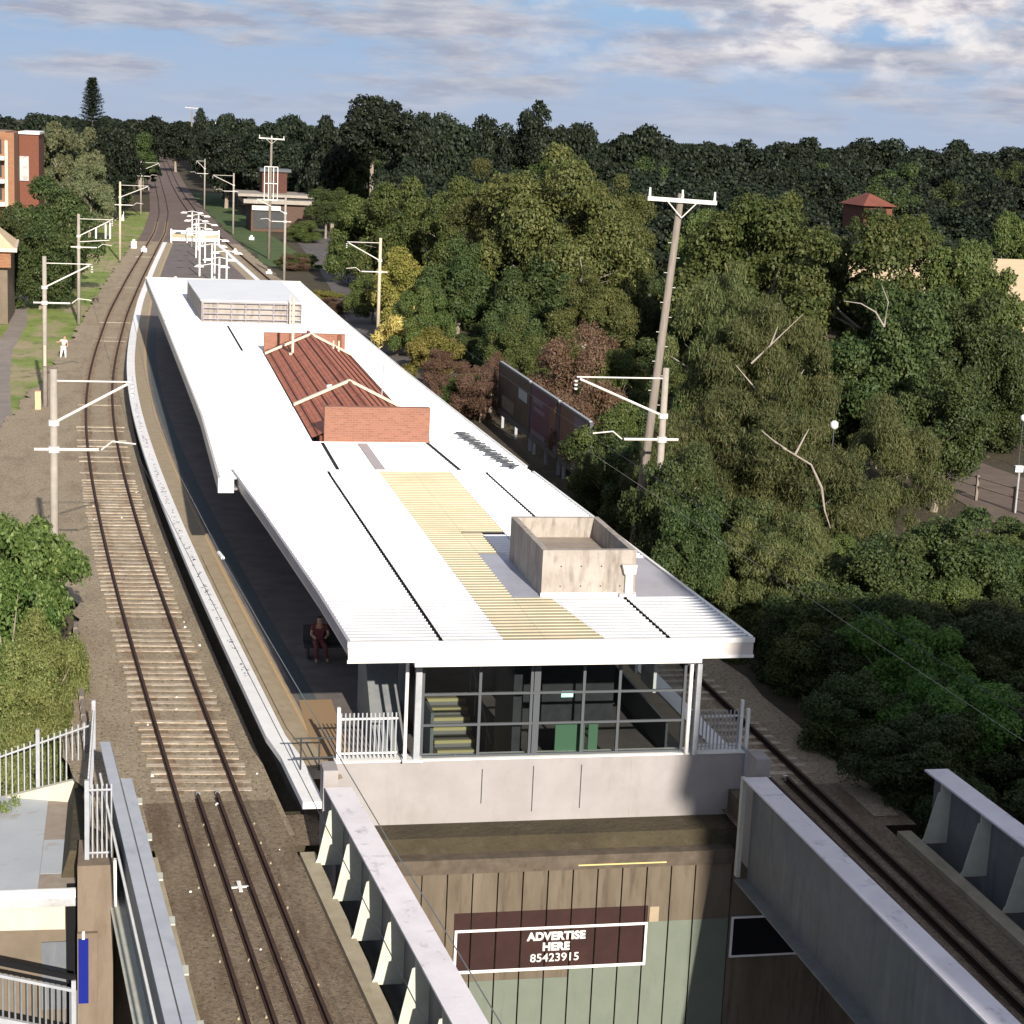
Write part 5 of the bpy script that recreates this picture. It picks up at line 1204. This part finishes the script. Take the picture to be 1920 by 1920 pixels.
# the skyline and the dark wood behind
SKY = [(-19.36,300,16.45,10.67),(-14.7,320,17.06,9.67),(-10.94,310,16.03,7.68),(-2.1,300,15.54,7.48),(2.41,420,16.16,9.33),(13.62,560,16.18,9.37),(15.77,400,18.32,5.59),(20.22,390,18.72,6.56),(23.1,380,17.15,6.4),(25.4,330,18.05,10.22),(29.32,330,16.77,5.6),(29.91,300,15.4,5.95),(31.16,290,17.71,7.4),(34.82,270,21.65,8.43),(42.22,280,19.4,7.2),(50.04,290,19.39,9.16),(56.0,290,18.84,7.53),(57.03,280,17.08,5.67),(59.89,275,21.22,5.97),(68.52,285,19.74,7.46),(70.82,280,17.13,6.55),(76.22,280,18.97,9.02),(87.67,300,18.2,9.71),(97.79,310,17.59,11.01),(111.32,330,17.0,11.77),(122.07,340,18.03,11.16),(133.37,350,18.51,12.58),(145.18,360,18.91,11.91),(153.32,360,18.41,11.97),(165.92,370,19.04,12.35),(179.12,380,19.03,13.9),(194.11,390,19.3,14.34)]
where = {0: 'dark tree on the skyline at the far left edge', 4: 'dark skyline tree left of the notch over the line', 5: 'dark skyline tree closing the notch over the line', 13: 'tallest ragged dark tree on the skyline, left of centre', 18: 'round headed dark tree standing above the skyline right of centre'}
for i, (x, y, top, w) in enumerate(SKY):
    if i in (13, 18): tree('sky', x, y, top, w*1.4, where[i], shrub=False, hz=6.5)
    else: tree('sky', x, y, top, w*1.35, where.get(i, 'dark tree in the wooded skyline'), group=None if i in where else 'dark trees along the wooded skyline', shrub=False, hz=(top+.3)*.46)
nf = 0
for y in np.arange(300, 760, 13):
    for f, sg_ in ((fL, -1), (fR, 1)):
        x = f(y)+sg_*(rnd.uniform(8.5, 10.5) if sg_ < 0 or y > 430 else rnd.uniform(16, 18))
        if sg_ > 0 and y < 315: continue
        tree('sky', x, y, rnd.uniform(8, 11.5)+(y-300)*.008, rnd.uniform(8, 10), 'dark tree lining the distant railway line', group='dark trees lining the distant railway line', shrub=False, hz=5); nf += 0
for y in np.arange(40.8, 68, 2.1):
    for x in np.arange(20.9, 20.9+.26*y, 2.2):
        if y < 43 and x > 27: continue
        tree('dark' if rnd.random() < .75 else 'round', x+rnd.uniform(-.5, .8), y+rnd.uniform(-.8, .8), rnd.uniform(.7, 2.1)+.05*(x-21), rnd.uniform(2.6, 3.8), 'leafy bush massed on the shaded bank right of the line', group='leafy bushes massed on the shaded bank right of the line', hz=1.5, shrub=True)
for k in range(3000):
    if nf >= 200: break
    y = rnd.uniform(150, 420); fx = rnd.uniform(-.10, .56)
    x = fx*y
    rx = np.interp(y, [b for a, b in RD], [a for a, b in RD])
    if -.10*y < x and x < fL(y)-5 and y < 275: continue
    if fL(y)-5 < x < max(fR(y)+5.5, (rx+5.5) if y < 300 else 0): continue
    if x > 0 and y < 200 and x < 24+.2*(y-110): continue
    if 14 < x < 30 and 270 < y < 298: continue
    if 74 < x < 86 and 165 < y < 200: continue
    if 45 < x and y < 150: continue
    t_ = min(1, max(0, (y-170)/150)); top = 9.5+t_*5.5+rnd.uniform(-1.8, 1.6)
    if x < 12: top = min(top, 13.5)
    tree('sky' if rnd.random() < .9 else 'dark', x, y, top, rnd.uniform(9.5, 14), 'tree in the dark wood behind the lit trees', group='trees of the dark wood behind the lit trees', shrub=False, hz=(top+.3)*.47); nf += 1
# wood beyond, one mass
fw = []
rg2 = np.random.default_rng(8)
base, _ = crown_mesh('far_clump', 77, 20, 5000, .06, flat_=.7, blob=(.2, .36), m=LM['sky'])
nv = len(base.vertices); cob = np.empty(nv*3); base.vertices.foreach_get('co', cob); cob = cob.reshape(-1, 3)
allv = []
for k in range(260):
    y = rg2.uniform(420, 1150); x = rg2.uniform(-.16, .60)*y
    if abs(x-(fL(min(y, 890))+3.5)) < 9 and y < 640: continue
    r = rg2.uniform(7, 12); top = rg2.uniform(12.5, 16.2)+max(0, (x-150))*.004; a = rg2.uniform(0, 6.28); c, s = math.cos(a), math.sin(a)
    V = cob.copy(); V = np.stack([V[:, 0]*c-V[:, 1]*s, V[:, 0]*s+V[:, 1]*c, V[:, 2]], 1)*np.array([r, r, 9])+np.array([x, y, top-8]); allv.append(V)
V = np.concatenate(allv); nq = len(V)//4
me = bpy.data.meshes.new('far_woodland'); me.vertices.add(len(V)); me.vertices.foreach_set('co', V.ravel().astype(np.float32)); me.loops.add(len(V)); me.loops.foreach_set('vertex_index', np.arange(len(V), dtype=np.int32))
me.polygons.add(nq); me.polygons.foreach_set('loop_start', np.arange(0, len(V), 4, dtype=np.int32)); me.polygons.foreach_set('loop_total', np.full(nq, 4, dtype=np.int32)); me.update(calc_edges=True); me.materials.append(LM['sky'])
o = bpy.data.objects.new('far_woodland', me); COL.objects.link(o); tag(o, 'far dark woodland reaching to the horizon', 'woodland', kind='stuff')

# Norfolk pine on the skyline
np_ = thing('pine_tree', 'tall layered pine standing alone above the skyline at left', 'pine tree', (-6.05, 330, -.34))
MB().tube([(-6.05, 330, -.34), (-6.05, 330, 22.0)], [.4, .05], 7).build('trunk', m_bark, np_)
rg3 = np.random.default_rng(3); q = MB(); z = 9.0
while z < 21.8:
    rad = (22.3-z)/13*4.3*rg3.uniform(.75, 1.1)+.3; nb = 10
    for j in range(nb):
        a = 2*math.pi*(j+rg3.random())/nb; L_ = rad*rg3.uniform(.7, 1.1)
        for s in np.linspace(.15, 1, 9):
            for rep in range(8):
                px = -6.05+math.cos(a)*L_*s+rg3.normal()*.13; py = 330+math.sin(a)*L_*s+rg3.normal()*.13; pz = z+.28*L_*s*s+rg3.normal()*.10; e_ = .18
                w1 = rg3.normal(size=3)*e_; w2 = rg3.normal(size=3)*e_
                q.quad((px, py, pz), (px+w1[0], py+w1[1], pz+w1[2]*.5), (px+w1[0]+w2[0], py+w1[1]+w2[1], pz+(w1[2]+w2[2])*.5))
    z += .85*(1-(z-9)/26)
q.build('crown', LM['sky'], np_)

# bare white branches standing out of the wattles
for k, (x, y, z, lab, pts) in enumerate([
    (26.2, 65.8, 3.6, 'long bleached bare branch forking through the middle wattle', [((0, 0, 0), (-.5, 0, .9), (-1.6, -.1, 1.5), (-2.2, -.2, 1.9)), ((-1.2, -.05, 1.3), (-.9, 0, 1.9), (-.7, 0, 2.3)), ((-1.6, -.1, 1.5), (-2.0, 0, 1.75), (-2.6, 0, 2.2)), ((0, 0, 0), (.2, 0, -.9), (.5, 0, -1.6))]),
    (22.6, 66, 2.6, 'short bleached bare branch low in the left wattle', [((0, 0, 0), (-.7, 0, .25), (-1.2, 0, .6)), ((-.4, 0, .15), (-.9, 0, -.1)), ((0, 0, 0), (.5, 0, -.4))]),
    (29.0, 83, 6.2, 'pale straight branch rising through the feathery she-oaks', [((0, 0, 0), (.9, 0, .9), (2.4, 0, 2.4)), ((.9, 0, .9), (1.2, 0, 1.8))]),
    (36, 84, 8.0, 'pale arching limb at the edge of the dark tree right of the she-oaks', [((0, 0, 0), (-.5, 0, .7), (-1.3, 0, 1.1), (-2.2, 0, 1.2)), ((0, 0, 0), (.1, 0, 1.2), (-.3, 0, 2.0))]),
    (32.6, 132.5, 6.4, 'pale forked limb showing at the foot of the tallest centre gum', [((0, 0, -1.2), (.2, 0, 0), (-.1, 0, 1.2)), ((.2, 0, 0), (.9, 0, .6))])]):
    t = thing('bare_branch', lab, 'branch', (x, y, z))
    for P in pts:
        w0 = .05 if k != 4 else .11
        MB().tube([(x+a, y+b, z+c) for a, b, c in P], [w0*(1-.75*i/(len(P)-1)) for i in range(len(P))], 6).build('limb', m_barkw, t)
S.cycles.max_bounces = 6; S.cycles.transparent_max_bounces = 16
